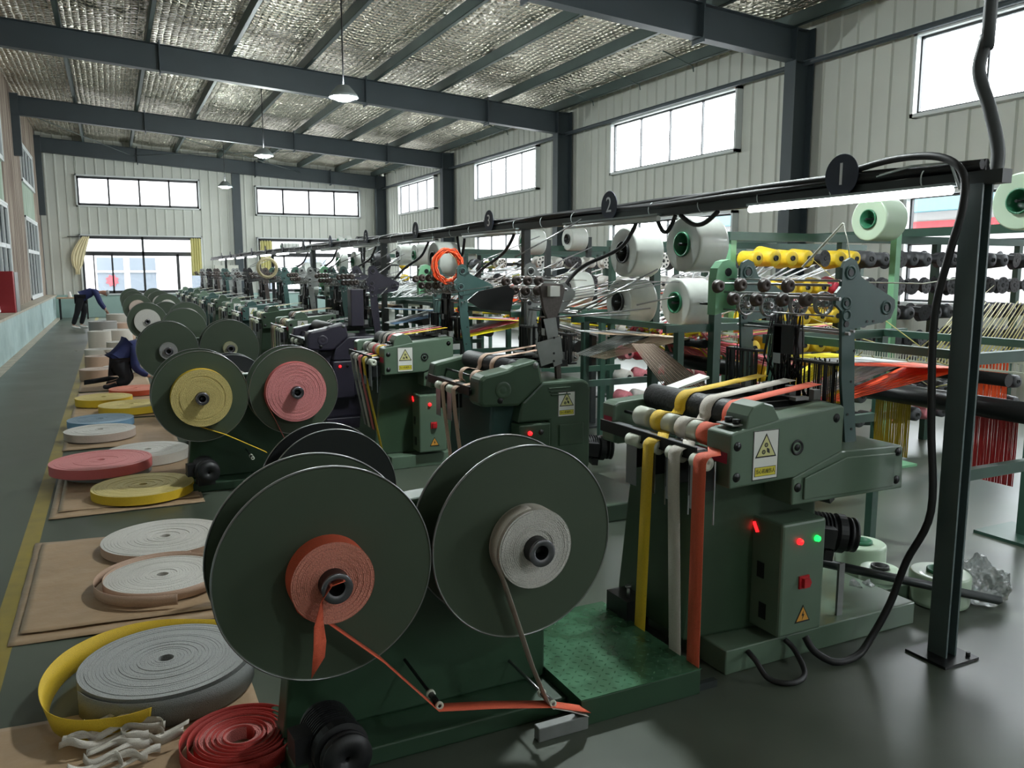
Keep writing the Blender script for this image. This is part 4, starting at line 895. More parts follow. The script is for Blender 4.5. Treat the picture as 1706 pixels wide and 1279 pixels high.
for k, (x, y, h, lb, cm) in enumerate(((872, 403, 42, 'white bobbin right of round sign 3 beside the rail post', 'core_green'), (945, 398, 38, 'white bobbin with black core under the rail left of sign 2', 'core_black'), (945, 481, 56, 'white bobbin left of the two bobbins below sign 2', 'core_black'),
        (722, 432, 58, 'white bobbin just left of the red coil', 'core_black'), (690, 425, 36, 'smaller white bobbin left of the coil', 'core_green'), (663, 425, 34, 'white bobbin under the rail between signs 4 and 3', 'core_black'), (875, 460, 26, 'half hidden white bobbin below the bobbin right of sign 3', 'core_green'), (765, 428, 32, 'white bobbin behind the red cable coil', 'core_black'))):
    D = .36 if h > 50 else .30
    p = bob_px(x, y, h, D, .24, lb, cm); rack('e', 'dark stand under the '+lb, [p], .24, 'rail_dark')
k = 0
for gx, gy, n, h, nm in ((468, 411, 5, 13, 'upper row of small bobbins far down the rail'), (563, 401, 2, 18, 'pair of bobbins above the rail before the corner'), (563, 436, 2, 34, 'pair of bobbins below the rail midway'), (505, 450, 2, 26, 'pair of bobbins low behind the far looms'), (516, 478, 2, 30, 'pair of bobbins lowest behind the far looms')):
    D = .30; pl = []
    for j in range(n):
        d = FPX*D/h; p = EYEV+ray(gx, gy)*d + Vector((0.14*j*(1 if n > 2 else 1.6), 0, 0)); bobbin(p, D, .12, 'white yarn bobbin, one of the '+nm, nm); pl.append(p)
    if n == 2 and gy < 440:
        bobbin(p+Vector((0.3, 0, 0)), D*0.85, .25, 'dark bobbin at the end of the '+nm, ym='cone_black', cm='core_black')
    rack('f', 'dark stand carrying the '+nm, [pl[0]], 0.14*n+0.35, 'rail_dark')
# red and cream coil of tube hanging on loom 3
c = MB(); random.seed(3); cen = ony(750, 443, 6.7)
for j in range(16):
    r = 0.135+random.uniform(-.02, .02); a0 = random.random()*6; c.m = 0 if j < 10 else 1; dx = random.uniform(-.02, .02)
    c.tube([(cen[0]+dx+r*cos(a0+i*PI/12)*0.95, cen[1]+random.uniform(-.02, .02)+0.01*j, cen[2]+random.uniform(-.01, .01)+r*sin(a0+i*PI/12)) for i in range(25)], 0.006, 5, cap=False)
tag(put('cable_coil', c, ['yarn_orange', 'curtain_cream']), 'coil of orange red and cream cord hanging over the loom under sign 3', 'coil')
c = MB(); cen = ony(446, 446, 10.9)
for j in range(10):
    r = 0.12+random.uniform(-.015, .015); a0 = random.random()*6
    c.tube([(cen[0]+r*cos(a0+i*PI/10), cen[1]+0.01*j, cen[2]+r*sin(a0+i*PI/10)) for i in range(21)], 0.006, 5, cap=False)
tag(put('cable_coil', c, 'curtain_cream'), 'cream coil of cord hanging over the fifth loom', 'coil')
# packages standing on the floor behind the nearest loom
for x, y, w, lb, D, H in ((3.74, 2.62, 0, 'white yarn bobbin with green core standing on the floor right of the near post', .29, .16), (3.72, 3.1, 0, 'white yarn bobbin on the floor behind the motor of the nearest loom', .27, .17), (3.55, 2.83, 0, 'small wrapped bobbin on the floor left of the near post', .2, .14)):
    bobbin((x, y, H+0.005), D, H, lb, rot=(0, PI/2, 0), ym='yarn_pale_green' if w == 0 else 'yarn_white', cm='core_green' if D > .25 else 'core_black')
def crumple(loc, s, seed, label):
    bm = bmesh.new(); bmesh.ops.create_icosphere(bm, subdivisions=4, radius=1.0)
    for v in bm.verts:
        p = v.co.copy(); d = 1+0.35*noise.noise(p*1.7+Vector((seed, 0, 0)))+0.22*noise.noise(p*4.5+Vector((0, seed, 0)))+0.1*noise.noise(p*11)
        v.co = Vector((p.x*s[0]*d, p.y*s[1]*d, max(0.0, (p.z*0.8+0.45))*s[2]*d))
    me = bpy.data.meshes.new('plastic_bag'); bm.to_mesh(me); bm.free(); me.materials.append(M['plastic_film'])
    return tag(link('plastic_bag', me, None, loc), label, 'bag')
crumple((3.98, 2.55, 0.003), (.13, .12, .15), 1, 'crumpled clear plastic bag right of the floor bobbin by the near post')
crumple((3.35, 2.75, 0.003), (.09, .10, .09), 5, 'small crumpled plastic bag on the floor behind the loom base')
crumple((3.62, 3.33, 0.003), (.1, .08, .11), 9, 'crumpled plastic bag between the floor bobbins')
tag(put('floor_bar', MB().tube([(3.0, 2.72, 0.3), (3.9, 2.40, 0.06)], 0.022, 4), 'rail_dark'), 'dark sloping bar behind the base of the nearest loom', 'bar')
# little table of parts beside the nearest loom
b = MB(); b.box(2.02, 2.14, 2.93, 3.1, 0.0, 0.2); b.m = 1; b.cyl((2.06, 2.98, 0.2), (2.06, 2.98, 0.25), 0.008, 10); b.cyl((2.06, 2.98, 0.25), (2.06, 2.98, 0.258), 0.016, 10)
tag(put('gear_box', b, ['black_metal', 'bare_steel']), 'small black box with a bolt on top left of the yellow ribbon', 'box')
# ================================================================ let-off frames, warp sheets and creels
def letoff(y0, x0, label, mm='frame_green', near=False):
    t = thing('let_off_frame', label, 'frame', (x0, y0, 0))
    def leg(): return MB().box(-0.025, 0.025, -0.025, 0.025, 0, 1.30)
    for x, y in ((0.12, 0.0), (0.95, 0.0), (0.12, 1.2), (0.95, 1.2)):
        if near and x == 0.12 and y == 0: continue
        inst('leg', 'lol', leg, mm, t, (x, y, 0))
    for y in (0, 1.2):
        inst('side_rail', 'lor', lambda: MB().box(0.0, 1.15, -0.02, 0.02, 1.29, 1.34), mm, t, (0, y, 0))
        inst('side_rail', 'lor2', lambda: MB().box(0.0, 1.15, -0.02, 0.02, 0.77, 0.82), mm, t, (0, y, 0))
    inst('cross_rail', 'loc', lambda: MB().box(-0.02, 0.02, 0, 1.2, 0.0, 0.04), mm, t, (0.95, 0, 1.3)); inst('cross_rail', 'loc', None, mm, t, (0.12, 0, 1.30))
    inst('guide_roller', 'lr1', lambda: MB().cyl((0, 0.02, 0), (0, 1.18, 0), 0.03, 20), 'black_metal', t, (0.36, 0, 1.2))
    inst('guide_roller', 'lr2', lambda: MB().cyl((0, 0.02, 0), (0, 1.18, 0), 0.055, 24), 'black_metal', t, (0.72, 0, 1.0))
    def comb():
        m = MB(); m.box(-0.006, 0.006, 0.0, 1.2, 0.0, 0.016); m.box(-0.006, 0.006, 0, 1.2, -0.05, -0.04)
        for i in range(70): m.box(-0.002, 0.002, i*0.017, i*0.017+0.004, -0.04, 0.0)
        return m
    inst('yarn_comb', 'lcomb', comb, 'white_roller', t, (0.62, 0, 1.25)); return t
LO = []
for i in range(7):
    x0 = (3.3, 3.25, 3.12, 3.12, 3.12, 3.12, 3.12)[i]
    letoff((2.28 if i == 0 else LY[i]-0.1), x0, 'green let-off frame with dark rollers behind the %s loom' % ORD[i], near=(i == 0)); LO.append(x0)
def warp(i, cols, label, y_in, y_out, zin=(1.10, 1.27), curtain_=()):
    """flat warp between let-off rollers and healds: strips of yarn with loose strands"""
    m = MB(); x1 = LO[i]+0.36; xa = (2.95 if i < 2 else 2.78)+0.03; n = len(cols); mats = []
    for k, c in enumerate(cols):
        mats.append('yarn_'+c); m.m = k
        a0, a1 = y_in[k]; b0, b1 = y_out[k]; S_ = 26
        for lay, zi in enumerate(zin):
            for s in range(S_):
                u = (s+0.5)/S_
                ya = a0+(a1-a0)*u; yb = b0+(b1-b0)*u; w = abs(b1-b0)/S_*0.92
                wa = abs(a1-a0)/S_*0.95
                m.strip([(xa, ya, zi+0.003*sin(s*1.7)), (x1, yb, 1.232)], [(0, wa, 0), (0, w, 0)], 0.0012, False)
    o = tag(put('warp_sheet', m, mats), label, 'yarn', kind='stuff')
    return o
warp(0, ['orange', 'grey_white', 'yellow'], 'fan of orange, white and yellow warp yarn behind the nearest loom', [(2.64, 2.74), (2.78, 2.92), (2.96, 3.1)], [(2.50, 2.80), (2.82, 3.1), (3.12, 3.35)])
warp(1, ['tan', 'grey_white'], 'tan and white warp yarn behind the dark green loom', [(4.65, 4.85), (4.85, 5.05)], [(4.5, 4.9), (4.95, 5.3)])
warp(2, ['yellow', 'pink', 'grey_white'], 'yellow, pink and white warp yarn behind the loom under sign 3', [(6.7, 6.85), (6.85, 7.0), (7.0, 7.15)], [(6.5, 6.8), (6.85, 7.1), (7.1, 7.4)])
warp(3, ['blue', 'grey_white'], 'pale blue and white warp yarn behind the purple loom', [(8.7, 8.9), (8.9, 9.1)], [(8.5, 8.9), (8.95, 9.3)])
warp(4, ['tan', 'grey_white'], 'tan and white warp yarn behind the fifth loom', [(10.8, 11.0), (11.0, 11.2)], [(10.6, 11.0), (11.0, 11.4)])
def hang(col, x, y0, y1, z0, z1, label):
    m = MB(); n = int((y1-y0)/0.006)
    for i in range(n):
        y = y0+(y1-y0)*(i+.5)/n; m.strip([(x, y, z1), (x+random.uniform(-.004, .004), y, (z0+z1)/2), (x, y+random.uniform(-.002, .002), z0)], (0, 0.0056, 0), 0.001, False)
    tag(put('hanging_yarn', m, 'yarn_'+col), label, 'yarn', kind='stuff')
hang('red', 4.085, 2.50, 2.80, 0.60, 1.0, 'curtain of red yarn hanging behind the near post')
hang('orange', 4.0, 2.52, 2.80, 1.06, 1.27, 'short curtain of orange yarn above the dark roller behind the near post')
hang('mustard', 4.085, 3.12, 3.36, 0.62, 0.98, 'curtain of yellow yarn hanging behind the nearest loom')
# ---- creels
CN = 0
def cone_mb(kind):
    m = MB()
    if kind == 'cone': m.lathe([(0.02, 0.0), (0.058, 0.0), (0.066, 0.012), (0.082, 0.19), (0.07, 0.2), (0.02, 0.2)], (0, 0, 0), 'y', 18, close=False); m.m = 1; m.lathe([(0.022, -0.012), (0.022, 0.18), (0.016, 0.18), (0.016, -0.012)], (0, 0, 0), 'y', 14); m.m = 1; m.lathe([(0.02, -0.004), (0.001, -0.004)], (0, 0, 0), 'y', 12, close=False)
    else:
        m.m = 0; m.lathe([(0.02, 0.0), (0.08, 0.0), (0.08, 0.006), (0.05, 0.014), (0.05, 0.18), (0.08, 0.19), (0.08, 0.196), (0.02, 0.196)], (0, 0, 0), 'y', 18, False, close=False); m.m = 1
        for k in range(8): a = k*PI/4; m.cyl((0.055*cos(a), -0.002, 0.055*sin(a)), (0.055*cos(a), 0.003, 0.055*sin(a)), 0.012, 8)
        m.cyl((0, -0.003, 0), (0, 0.004, 0), 0.016, 12)
    return m
GW = dict(yellow='yellow', grey='dark grey', black='black', white='white', pink='pink', red='red', olive='olive')
def creel(k, Y, x0, x1, dx, zs, colf, strand_cols, gx, gy, ns):
    w = ORD[k]
    t = thing('creel', 'green creel frame of pegs, %s from the camera on the right side' % w if k else 'green creel frame of pegs nearest the camera on the right side', 'rack', (x0, Y, 0))
    nP = int((x1-x0)/1.4)+1
    for i in range(nP+1):
        x = (x1-x0)*i/nP; inst('post', 'crp', lambda: MB().box(-0.03, 0.03, -0.03, 0.03, 0, 2.0), 'light_green' if k == 0 and i == 0 else 'frame_green', t, (x, 0.22, 0))
    put('top_rail', MB().box(-0.05, x1-x0+0.05, 0.18, 0.26, 1.95, 2.02), 'frame_green', t)
    for z in zs: inst('peg_rail', 'prl%.1f' % (x1-x0), lambda: MB().box(0, x1-x0, 0.2, 0.225, -0.018, 0.018), 'rail_dark', t, (0, 0, z))
    pg = MB(); x = x0+0.1; c = 0; pos = []
    while x < x1-0.05:
        for r, z in enumerate(zs):
            pg.tube([(x-x0, 0.21, z), (x-x0, 0.005, z)], 0.005, 5); pos.append((x, z, r, c))
        x += dx; c += 1
    put('pegs', pg, 'black_metal', t)['kind'] = 'stuff'
    random.seed(20+k)
    for (x, z, r, c) in pos:
        col, kind = colf(x, z, r, c)
        if col is None: continue
        o = inst('yarn_spool' if kind == 'spool' else 'yarn_cone', 'cone'+kind, lambda: cone_mb(kind), ['cone_'+col, 'core_black'], None, (x, Y-0.0, z), (random.uniform(-.08, .12), 0, random.uniform(-.1, .1)))
        sc = random.uniform(0.9, 1.08); o.scale = (sc, random.uniform(0.9, 1.05), sc)
        side = 'left' if x < (x0+x1)/2 else 'right'; kd = 'perforated spool' if kind == 'spool' else 'yarn cone'
        lb = '%s %s on the pegs of the %s creel, %s half' % (GW[col], kd, 'nearest' if k == 0 else w, side)
        tag(o, lb, 'spool' if kind == 'spool' else 'cone', '%s %ss on the %s half of the %s creel' % (GW[col], kd, side, 'nearest' if k == 0 else w))
    if strand_cols:
        m = MB(); random.seed(50+k)
        for s in range(ns):
            q = random.choice([p_ for p_ in pos if k != 1 or p_[0] > 5.7]); m.m = random.randrange(len(strand_cols)) if len(strand_cols) > 1 else 0
            if len(strand_cols) > 1: m.m = min(len(strand_cols)-1, int(len(strand_cols)*(q[1]-zs[0]+0.01)/(zs[-1]-zs[0]+0.1)+random.uniform(-.3, .6))) if True else 0
            m.m = max(0, m.m)
            g = (gx+random.uniform(-.02, .02), gy+random.uniform(0.0, 0.9), 1.24+random.uniform(-.03, .03))
            m.tube([(q[0], Y-0.03, q[1]), ((q[0]+g[0])/2, (Y+g[1])/2, (q[1]+g[2])/2-0.02), g], 0.0035 if k == 0 else 0.010, 4)
        tag(put('yarn_strands', m, ['yarn_'+c for c in strand_cols]), 'many loose yarns running from the %s creel to its let-off frame' % ('nearest' if k == 0 else w), 'yarn', kind='stuff')
Z6 = [0.55, 0.80, 1.05, 1.30, 1.55, 1.80]
Z7 = [0.32]+Z6
def c0(x, z, r, c):
    if x < 6.05: return ('yellow', 'cone') if (r+c) % 5 else (('red', 'cone') if r % 2 else ('black', 'spool'))
    if r in (5,) or (r == 3 and c % 3): return ('grey', 'spool') if c % 2 else ('black', 'spool')
    if r == 0 and c % 3 == 0: return ('pink', 'cone')
    return ('grey' if (r+c) % 3 else 'black', 'cone' if (r*7+c) % 3 else 'spool')
creel(0, 5.2, 4.72, 8.6, 0.19, Z7, c0, ['gold'], 3.7, 2.3, 10)
def c1(x, z, r, c):
    if r == 5: return ('white', 'cone')
    if r >= 3: return ('grey', 'spool') if c % 2 else ('white', 'spool')
    return (('pink', 'white', 'pink', 'red')[(r+c) % 4], 'cone')
creel(1, 7.3, 4.9, 8.7, 0.21, Z7, c1, ['pink', 'yellow', 'pink', 'yellow', 'pink', 'grey_white'], 3.6, 4.4, 120)
def c2(x, z, r, c): return (('white', 'grey', 'white')[(r+c) % 3], 'spool' if (r+c) % 2 else 'cone')
creel(2, 9.3, 4.9, 8.5, 0.25, Z6, c2, ['grey_white', 'yellow', 'orange', 'grey_white'], 3.5, 6.5, 110)
def c3(x, z, r, c): return (('grey', 'white', 'black')[(r+c) % 3], 'spool' if c % 2 else 'cone')
creel(3, 11.4, 4.9, 8.5, 0.42, Z6[2:], c3, ['yellow', 'yellow', 'orange', 'grey_white'], 3.5, 8.5, 80)
creel(4, 13.5, 4.9, 8.5, 0.6, Z6[3:], lambda x, z, r, c: ('white' if (r+c) % 2 else 'olive', 'cone'), ['grey_white'], 3.5, 10.6, 50)
creel(5, 15.6, 4.7, 8.5, 0.5, Z6[4:], lambda x, z, r, c: ('yellow', 'cone'), ['grey_white'], 3.5, 12.6, 16)
tag(put('creel_beam', MB().box(7.0, 7.06, 4.3, 9.4, 2.02, 2.1), 'frame_green'), 'long grey green beam lying across the tops of the creels', 'beam')
b = MB(); b.box(7.55, 8.1, 4.62, 4.66, 1.45, 1.98); tag(put('steel_plate', b, 'grey_plate'), 'grey green sheet metal plate hanging before the nearest creel at the right edge', 'plate')
# olive yarn sheet at the far right
m = MB()
for i in range(26):
    m.tube([(6.6+i*0.05, 4.6, 1.42-0.012*(i % 3)), (5.2+i*0.05, 4.0, 0.98)], 0.006, 4)
tag(put('yarn_strands', m, 'yarn_gold'), 'sloping olive gold yarns at the right edge before the nearest creel', 'yarn', kind='stuff')
# thin steel rods and thread above the nearest loom
t = thing('thread_guide', 'white thread rod tied above the arm plate of the nearest loom', 'rod', (0, 0, 0))
a_, b_ = ony(1235, 440+0, 3.3), ony(1405, 372, 2.9)
put('rod', MB().tube([ony(1337, 445, 2.9), ony(1405, 372, 2.7)], 0.006, 6), 'white_roller', t)
put('thread', MB().tube([ony(1405, 372, 2.7), ony(1412, 400, 2.65), ony(1416, 432, 2.6)], 0.0025, 4), 'white_roller', t)
put('cross_rod', MB().tube([(2.85, 3.3, 1.655), (3.3, 2.5, 1.64), (4.9, 3.4, 1.66)], 0.003, 4), 'white_roller', t)

# metal tray, brown yarn bundle and small fittings in the gap behind the nearest loom
tr = MB(); A_, B_, C_, D_ = [ony(x, y, Y) for x, y, Y in ((1084, 652, 3.62), (1165, 622, 3.75), (1182, 627, 3.70), (1100, 657, 3.58))]
dn = Vector((0, 0, -0.012)); tr.hexa([A_+dn, D_+dn, C_+dn, B_+dn, A_, D_, C_, B_])
tag(put('metal_tray', tr, 'label_white'), 'pale sheet metal tray left of the nearest loom roller', 'tray')
tag(put('tray_post', MB().tube([(A_+C_)/2+dn, ((A_+C_)/2).xy.to_3d()], 0.012, 6), 'rail_dark'), 'thin post under the pale metal tray', 'post')
br = MB(); p0, p1 = ony(1066, 572, 4.35), ony(1150, 660, 3.95)
for i in range(26):
    o_ = Vector((0.007*i-0.09, -0.004*i, 0.0015*(i % 3))); br.tube([p0+o_*0.7, p1+o_*1.5], 0.0035, 4)
tag(put('yarn_bundle', br, 'ribbon_brown'), 'brown yarns slanting down in the gap behind the nearest loom', 'yarn', kind='stuff')
random.seed(77)
for i in range(1, 9):
    y = LY[i]
    m = MB()
    for k in range(7):
        a = Vector((3.0+random.uniform(-.5, .5), y+random.uniform(0, .9), 1.45+random.uniform(-.1, .35))); m.tube([a, a+Vector((random.uniform(.2, .9), random.uniform(-.3, .3), random.uniform(-.05, .4)))], 0.006, 5)
    for k in range(5): yy = y+0.1+0.17*k; m.tube([(2.6, yy, 1.5), (3.5, yy+0.05, 1.62), (4.2, yy+0.3, 1.6)], 0.0035, 4)
    tag(put('guide_rods', m, 'bare_steel'), 'thin steel guide rods and wires sticking out behind the %s loom' % ORD[i], 'rods', kind='stuff')

for k, (y, yb) in enumerate(((4.6, 4.9), (6.45, 6.6), (8.6, 8.8), (10.6, 10.9), (12.7, 12.9), (14.8, 15.0))):
    tag(put('drop_cable', MB().tube(smooth([(3.2, y, 2.06), (3.16, y+0.02, 1.95), (3.12, y+0.12, 1.84), (3.0, yb+0.1, 1.72), (2.88, yb+0.15, 1.58)]), 0.014, 6), 'cable_black'), 'black cable drooping from the overhead rail to the %s loom' % ORD[k+1], 'cable')
# ================================================================ the floor lane of packing paper and ribbon rolls
def sheet(x0, x1, y0, y1, label, seed, z=0.004, m='kraft_paper', skew=0.0, rot=0.0):
    mb = MB(); nx, ny = 26, 30; vs = []
    for i in range(nx+1):
        for j in range(ny+1):
            u, v = i/nx, j/ny; x = x0+(x1-x0)*u+skew*v; y = y0+(y1-y0)*v+rot*u
            e = min(u, v, 1-u, 1-v)*8; e = min(1, e)
            zz = z+0.002+0.010*abs(noise.noise(Vector((x*2.5+seed, y*4+seed, 0))))+0.006*abs(noise.noise(Vector((x*8, y*9, seed))))*e
            vs.append((x, y, zz))
    mb.add(vs, [(i*(ny+1)+j, (i+1)*(ny+1)+j, (i+1)*(ny+1)+j+1, i*(ny+1)+j+1) for i in range(nx) for j in range(ny)], True)
    o = put('packing_paper', mb, m); s = o.modifiers.new('t', 'SOLIDIFY'); s.thickness = 0.0012
    return tag(o, label, 'paper')
sheet(-0.50, 0.42, 2.5, 3.36, 'brown packing paper under the big grey roll, nearest sheet', 1, skew=0.0, rot=-0.05)
sheet(-0.53, 0.40, 4.14, 5.70, 'second brown packing paper from the camera, under the mauve rolls', 2, z=0.001, rot=-0.1)
sheet(-0.49, 0.40, 4.24, 5.66, 'upper layer on the second brown paper, slightly smaller', 3, z=0.011, rot=-0.1)
sheet(-0.49, 0.52, 6.22, 8.2, 'brown packing paper under the pink and yellow rolls', 4)
sheet(-0.44, 0.50, 6.35, 8.1, 'rounded brown board on the paper under the pink and yellow rolls', 5, z=0.011)
sheet(-0.52, 0.5, 8.6, 10.2, 'brown packing paper under the blue and pale rolls', 6)
sheet(-0.52, 0.45, 10.3, 12.6, 'pale packing paper under the two yellow rolls', 7)
for k in range(6): sheet(-0.52, 0.42, 12.75+2.2*k, 14.75+2.2*k, ('pale wrinkled paper, number %s in the far part of the floor lane' % ['one', 'two', 'three', 'four', 'five', 'six'][k]), 8+k)
def froll(x, y, R, w, col, label, z=0.016, tilt=(0, 0), ms=None, rings=18):
    o = inst('ribbon_roll', 'fr%.2f%.3f' % (R, w), lambda: tape_roll_mb(R, w, 0.03, rings), ms or ['ribbon_'+col, 'edge_'+col], None, (x, y, z), (-PI/2+tilt[0], 0, tilt[1]))
    return tag(o, label, 'roll')
# tape_roll axis is y with its face at -w; a turn of -90 deg about x lays it flat, face up
froll(0.105, 3.42, 0.325, 0.115, 'silver', 'large silver grey ribbon roll lying nearest the camera', 0.02, rings=22)
froll(0.15, 4.60, 0.29, 0.05, 'tan', 'mauve ribbon roll with a loose outer wrap on the second paper', 0.024, ms=['ribbon_tan', 'edge_white'])
froll(0.20, 5.28, 0.36, 0.05, 'tan', 'large mauve sided white ribbon roll at the back of the second paper', 0.024, ms=['ribbon_tan', 'edge_white'])
froll(0.12, 6.62, 0.36, 0.065, 'yellow', 'bright yellow ribbon roll in front of the pink roll', 0.024)
froll(-0.17, 7.40, 0.385, 0.075, 'pink', 'hot pink ribbon roll lying on a grey one', 0.07)
froll(-0.12, 7.42, 0.33, 0.045, 'grey', 'grey ribbon roll half hidden under the pink roll', 0.024)
froll(0.20, 7.85, 0.34, 0.085, 'white', 'white ribbon roll wrapped in film behind the pink roll', 0.024)
froll(-0.20, 9.14, 0.33, 0.075, 'white', 'pale pinkish ribbon roll in front of the blue roll', 0.02, ms=['edge_tan', 'edge_white'])
froll(-0.20, 9.82, 0.33, 0.075, 'blue', 'pale blue ribbon roll', 0.02)
froll(0.12, 10.72, 0.36, 0.08, 'yellow', 'right one of the two far yellow rolls', 0.02)
froll(-0.18, 11.42, 0.33, 0.09, 'yellow', 'left one of the two far yellow rolls', 0.02)
froll(0.20, 12.25, 0.33, 0.07, 'orange', 'orange red roll beside the kneeling worker', 0.02)
rr = random.Random(5)
for k, (x, y, R, w, c) in enumerate(((-0.28, 14.1, .26, .16, 'tan'), (0.05, 14.9, .27, .1, 'white'), (-0.26, 15.6, .24, .22, 'tan'), (0.1, 16.4, .27, .16, 'white'), (-0.28, 17.2, .27, .2, 'white'), (0.12, 18.3, .3, .24, 'white'), (-0.3, 19.0, .22, .42, 'white'), (0.05, 20.2, .3, .36, 'white'), (-0.25, 21.2, .3, .5, 'grey'), (0.15, 22.2, .3, .4, 'tan'), (-0.28, 23.4, .3, .34, 'white'), (0.1, 24.6, .3, .5, 'white'))):
    froll(x, y, R, w, c, '%s stack of ribbon rolls, %s along the far lane' % ({'tan': 'tan', 'white': 'white', 'grey': 'grey brown'}[c], ['first', 'second', 'third', 'fourth', 'fifth', 'sixth', 'seventh', 'eighth', 'ninth', 'tenth', 'eleventh', 'twelfth'][k]), 0.02)
# upright strips of ribbon standing on edge
def band(pts, h, z, col, name, label, ms=None, lean=None):
    n = 8; P = []
    for i in range(len(pts)-1):
        for s in range(n):
            u = s/n; p0 = Vector(pts[max(i-1, 0)]+(0,)); p1 = Vector(pts[i]+(0,)); p2 = Vector(pts[i+1]+(0,)); p3 = Vector(pts[min(i+2, len(pts)-1)]+(0,))
            q = 0.5*((2*p1)+(-p0+p2)*u+(2*p0-5*p1+4*p2-p3)*u*u+(-p0+3*p1-3*p2+p3)*u**3); P.append(q)
    P.append(Vector(pts[-1]+(0,)))
    c = sum(P, Vector())/len(P); vs = []; W_ = []
    for q in P:
        q2 = Vector((q.x, q.y, z+h/2)); vs.append(q2); L = (q-c).normalized()*(lean or 0.0); W_.append(Vector((L.x, L.y, h)))
    return tag(put(name, MB().strip(vs, W_, 0.002), 'ribbon_'+col), label, 'ribbon')
def arc2(cx, cy, r, a0, a1, n): return [(cx+r*cos(math.radians(a0+(a1-a0)*i/n)), cy+r*sin(math.radians(a0+(a1-a0)*i/n))) for i in range(n+1)]
band([(0.35, 3.74), (0.1, 3.86), (-0.1, 3.84), (-0.26, 3.70), (-0.33, 3.48), (-0.31, 3.25), (-0.22, 3.12), (-0.08, 3.07), (0.03, 3.085)], 0.10, 0.016, 'yellow', 'loose_ribbon', 'loose yellow ribbon band curving around the left of the big grey roll', lean=0.03)
band(arc2(0.15, 4.60, 0.335, 60, 250, 10)+[(0.1, 4.26), (0.2, 4.24)], 0.055, 0.03, 'tan', 'loose_ribbon', 'loose mauve ribbon end wrapped around the roll on the second paper')
band(arc2(0.16, 4.60, 0.302, 40, 330, 14), 0.055, 0.03, 'tan', 'loose_ribbon', 'inner mauve ribbon wrap around the roll on the second paper')
band(arc2(0.105, 3.42, 0.337, 200, 380, 12)+[(0.43, 3.5)], 0.105, 0.02, 'silver', 'loose_ribbon', 'outer grey ribbon wrap slipping off the big roll')
# red roll: an open spiral
pts = []; 
for i in range(0, 150):
    a = i*0.33; r = 0.045+0.0026*i/1.0*(0.5 if i < 60 else 0.42)+0.006*sin(a*0.31); pts.append((0.315+r*cos(a), 2.83+r*1.0*sin(a)))
band(pts[::2], 0.055, 0.018, 'red', 'ribbon_roll', 'loosely coiled red ribbon roll at the bottom edge near the grey roll')['category'] = 'roll'
tag(put('ribbon_roll', (lambda m: m)(tape_roll_mb(0.16, 0.045, 0.05, 9)), ['ribbon_red', 'edge_red'], None, (0.315, 2.83, 0.018), (-PI/2, 0, 0)), 'tight red inner roll within the loose red coil', 'roll')
# tangle of white ribbon offcuts
random.seed(9)
for k in range(11):
    x0_, y0_ = -0.27+0.022*(k % 6)+random.uniform(-.02, .02), 2.86+0.028*k
    ph, am, ln = random.uniform(0, 6), random.uniform(.012, .035), random.uniform(.2, .34)
    L, wv = [], []
    for i in range(25):
        u = i/24; L.append((x0_+ln*u+0.02*sin(ph+u*7), y0_+am*sin(ph+u*(6+k % 3))+0.05*u*sin(ph), 0.036+0.0035*k+0.010*sin(u*9+k)))
        tw = 0.9+0.9*sin(u*4.2+ph); wv.append(Vector((0.004, 0.024*cos(tw), 0.024*abs(sin(tw))+0.004)))
    tag(put('ribbon_scrap', MB().strip(L, wv, 0.0015), 'ribbon_white'), 'twisted white ribbon offcut in the tangle before the big grey roll', 'scrap', 'white ribbon offcuts before the big grey roll')
for k in range(2):
    pts = [(0.0+0.07*cos(a), 3.0+0.03*k+0.05*sin(a), 0.045+0.02*k) for a in [i*0.5 for i in range(11)]]
    tag(put('ribbon_scrap', MB().strip(pts, (0, 0.004, 0.028), 0.0015), 'ribbon_white'), ('lower' if k == 0 else 'upper')+' curled white ribbon loop beside the tangle of offcuts', 'scrap')
# ================================================================ people
def skin_body(name, nodes, edges, m, parent=None, sub=2):
    me = bpy.data.meshes.new(name); keys = list(nodes); me.from_pydata([nodes[k][0] for k in keys], [(keys.index(a), keys.index(b)) for a, b in edges], []); me.materials.append(M[m])
    o = link(name, me, parent); md = o.modifiers.new('skin', 'SKIN'); md.use_smooth_shade = True; md.branch_smoothing = 0.9
    sv = me.skin_vertices[0].data
    for i, k in enumerate(keys):
        r = nodes[k][1]; sv[i].radius = r if isinstance(r, tuple) else (r, r); sv[i].use_root = (i == 0)
    s = o.modifiers.new('sub', 'SUBSURF'); s.levels = sub; s.render_levels = sub; return o
def hand(parent, p, d, up, side=1):
    """palm plus five bent fingers; p wrist, d pointing direction"""
    p = Vector(p); d = Vector(d).normalized(); up = Vector(up).normalized(); s = d.cross(up).normalized()*side
    nd = {'w': (p, .022), 'p': (p+d*0.06, (.034, .016))}; ed = [('w', 'p')]
    for i in range(4):
        o = (i-1.5)*0.02; L = (.06, .072, .068, .052)[i]
        nd['a%d' % i] = (p+d*0.09+s*o, .0095); nd['b%d' % i] = (p+d*(0.09+L*.55)+s*o*1.1-up*0.012, .0085); nd['c%d' % i] = (p+d*(0.09+L*.9)+s*o*1.1-up*0.04, .0075)
        ed += [('p', 'a%d' % i), ('a%d' % i, 'b%d' % i), ('b%d' % i, 'c%d' % i)]
    nd['t'] = (p+d*0.035-s*0.04-up*0.005, .011); nd['u'] = (p+d*0.075-s*0.055-up*0.02, .009); ed += [('w', 't'), ('t', 'u')]
    return skin_body('hand', nd, ed, 'skin', parent, 1)
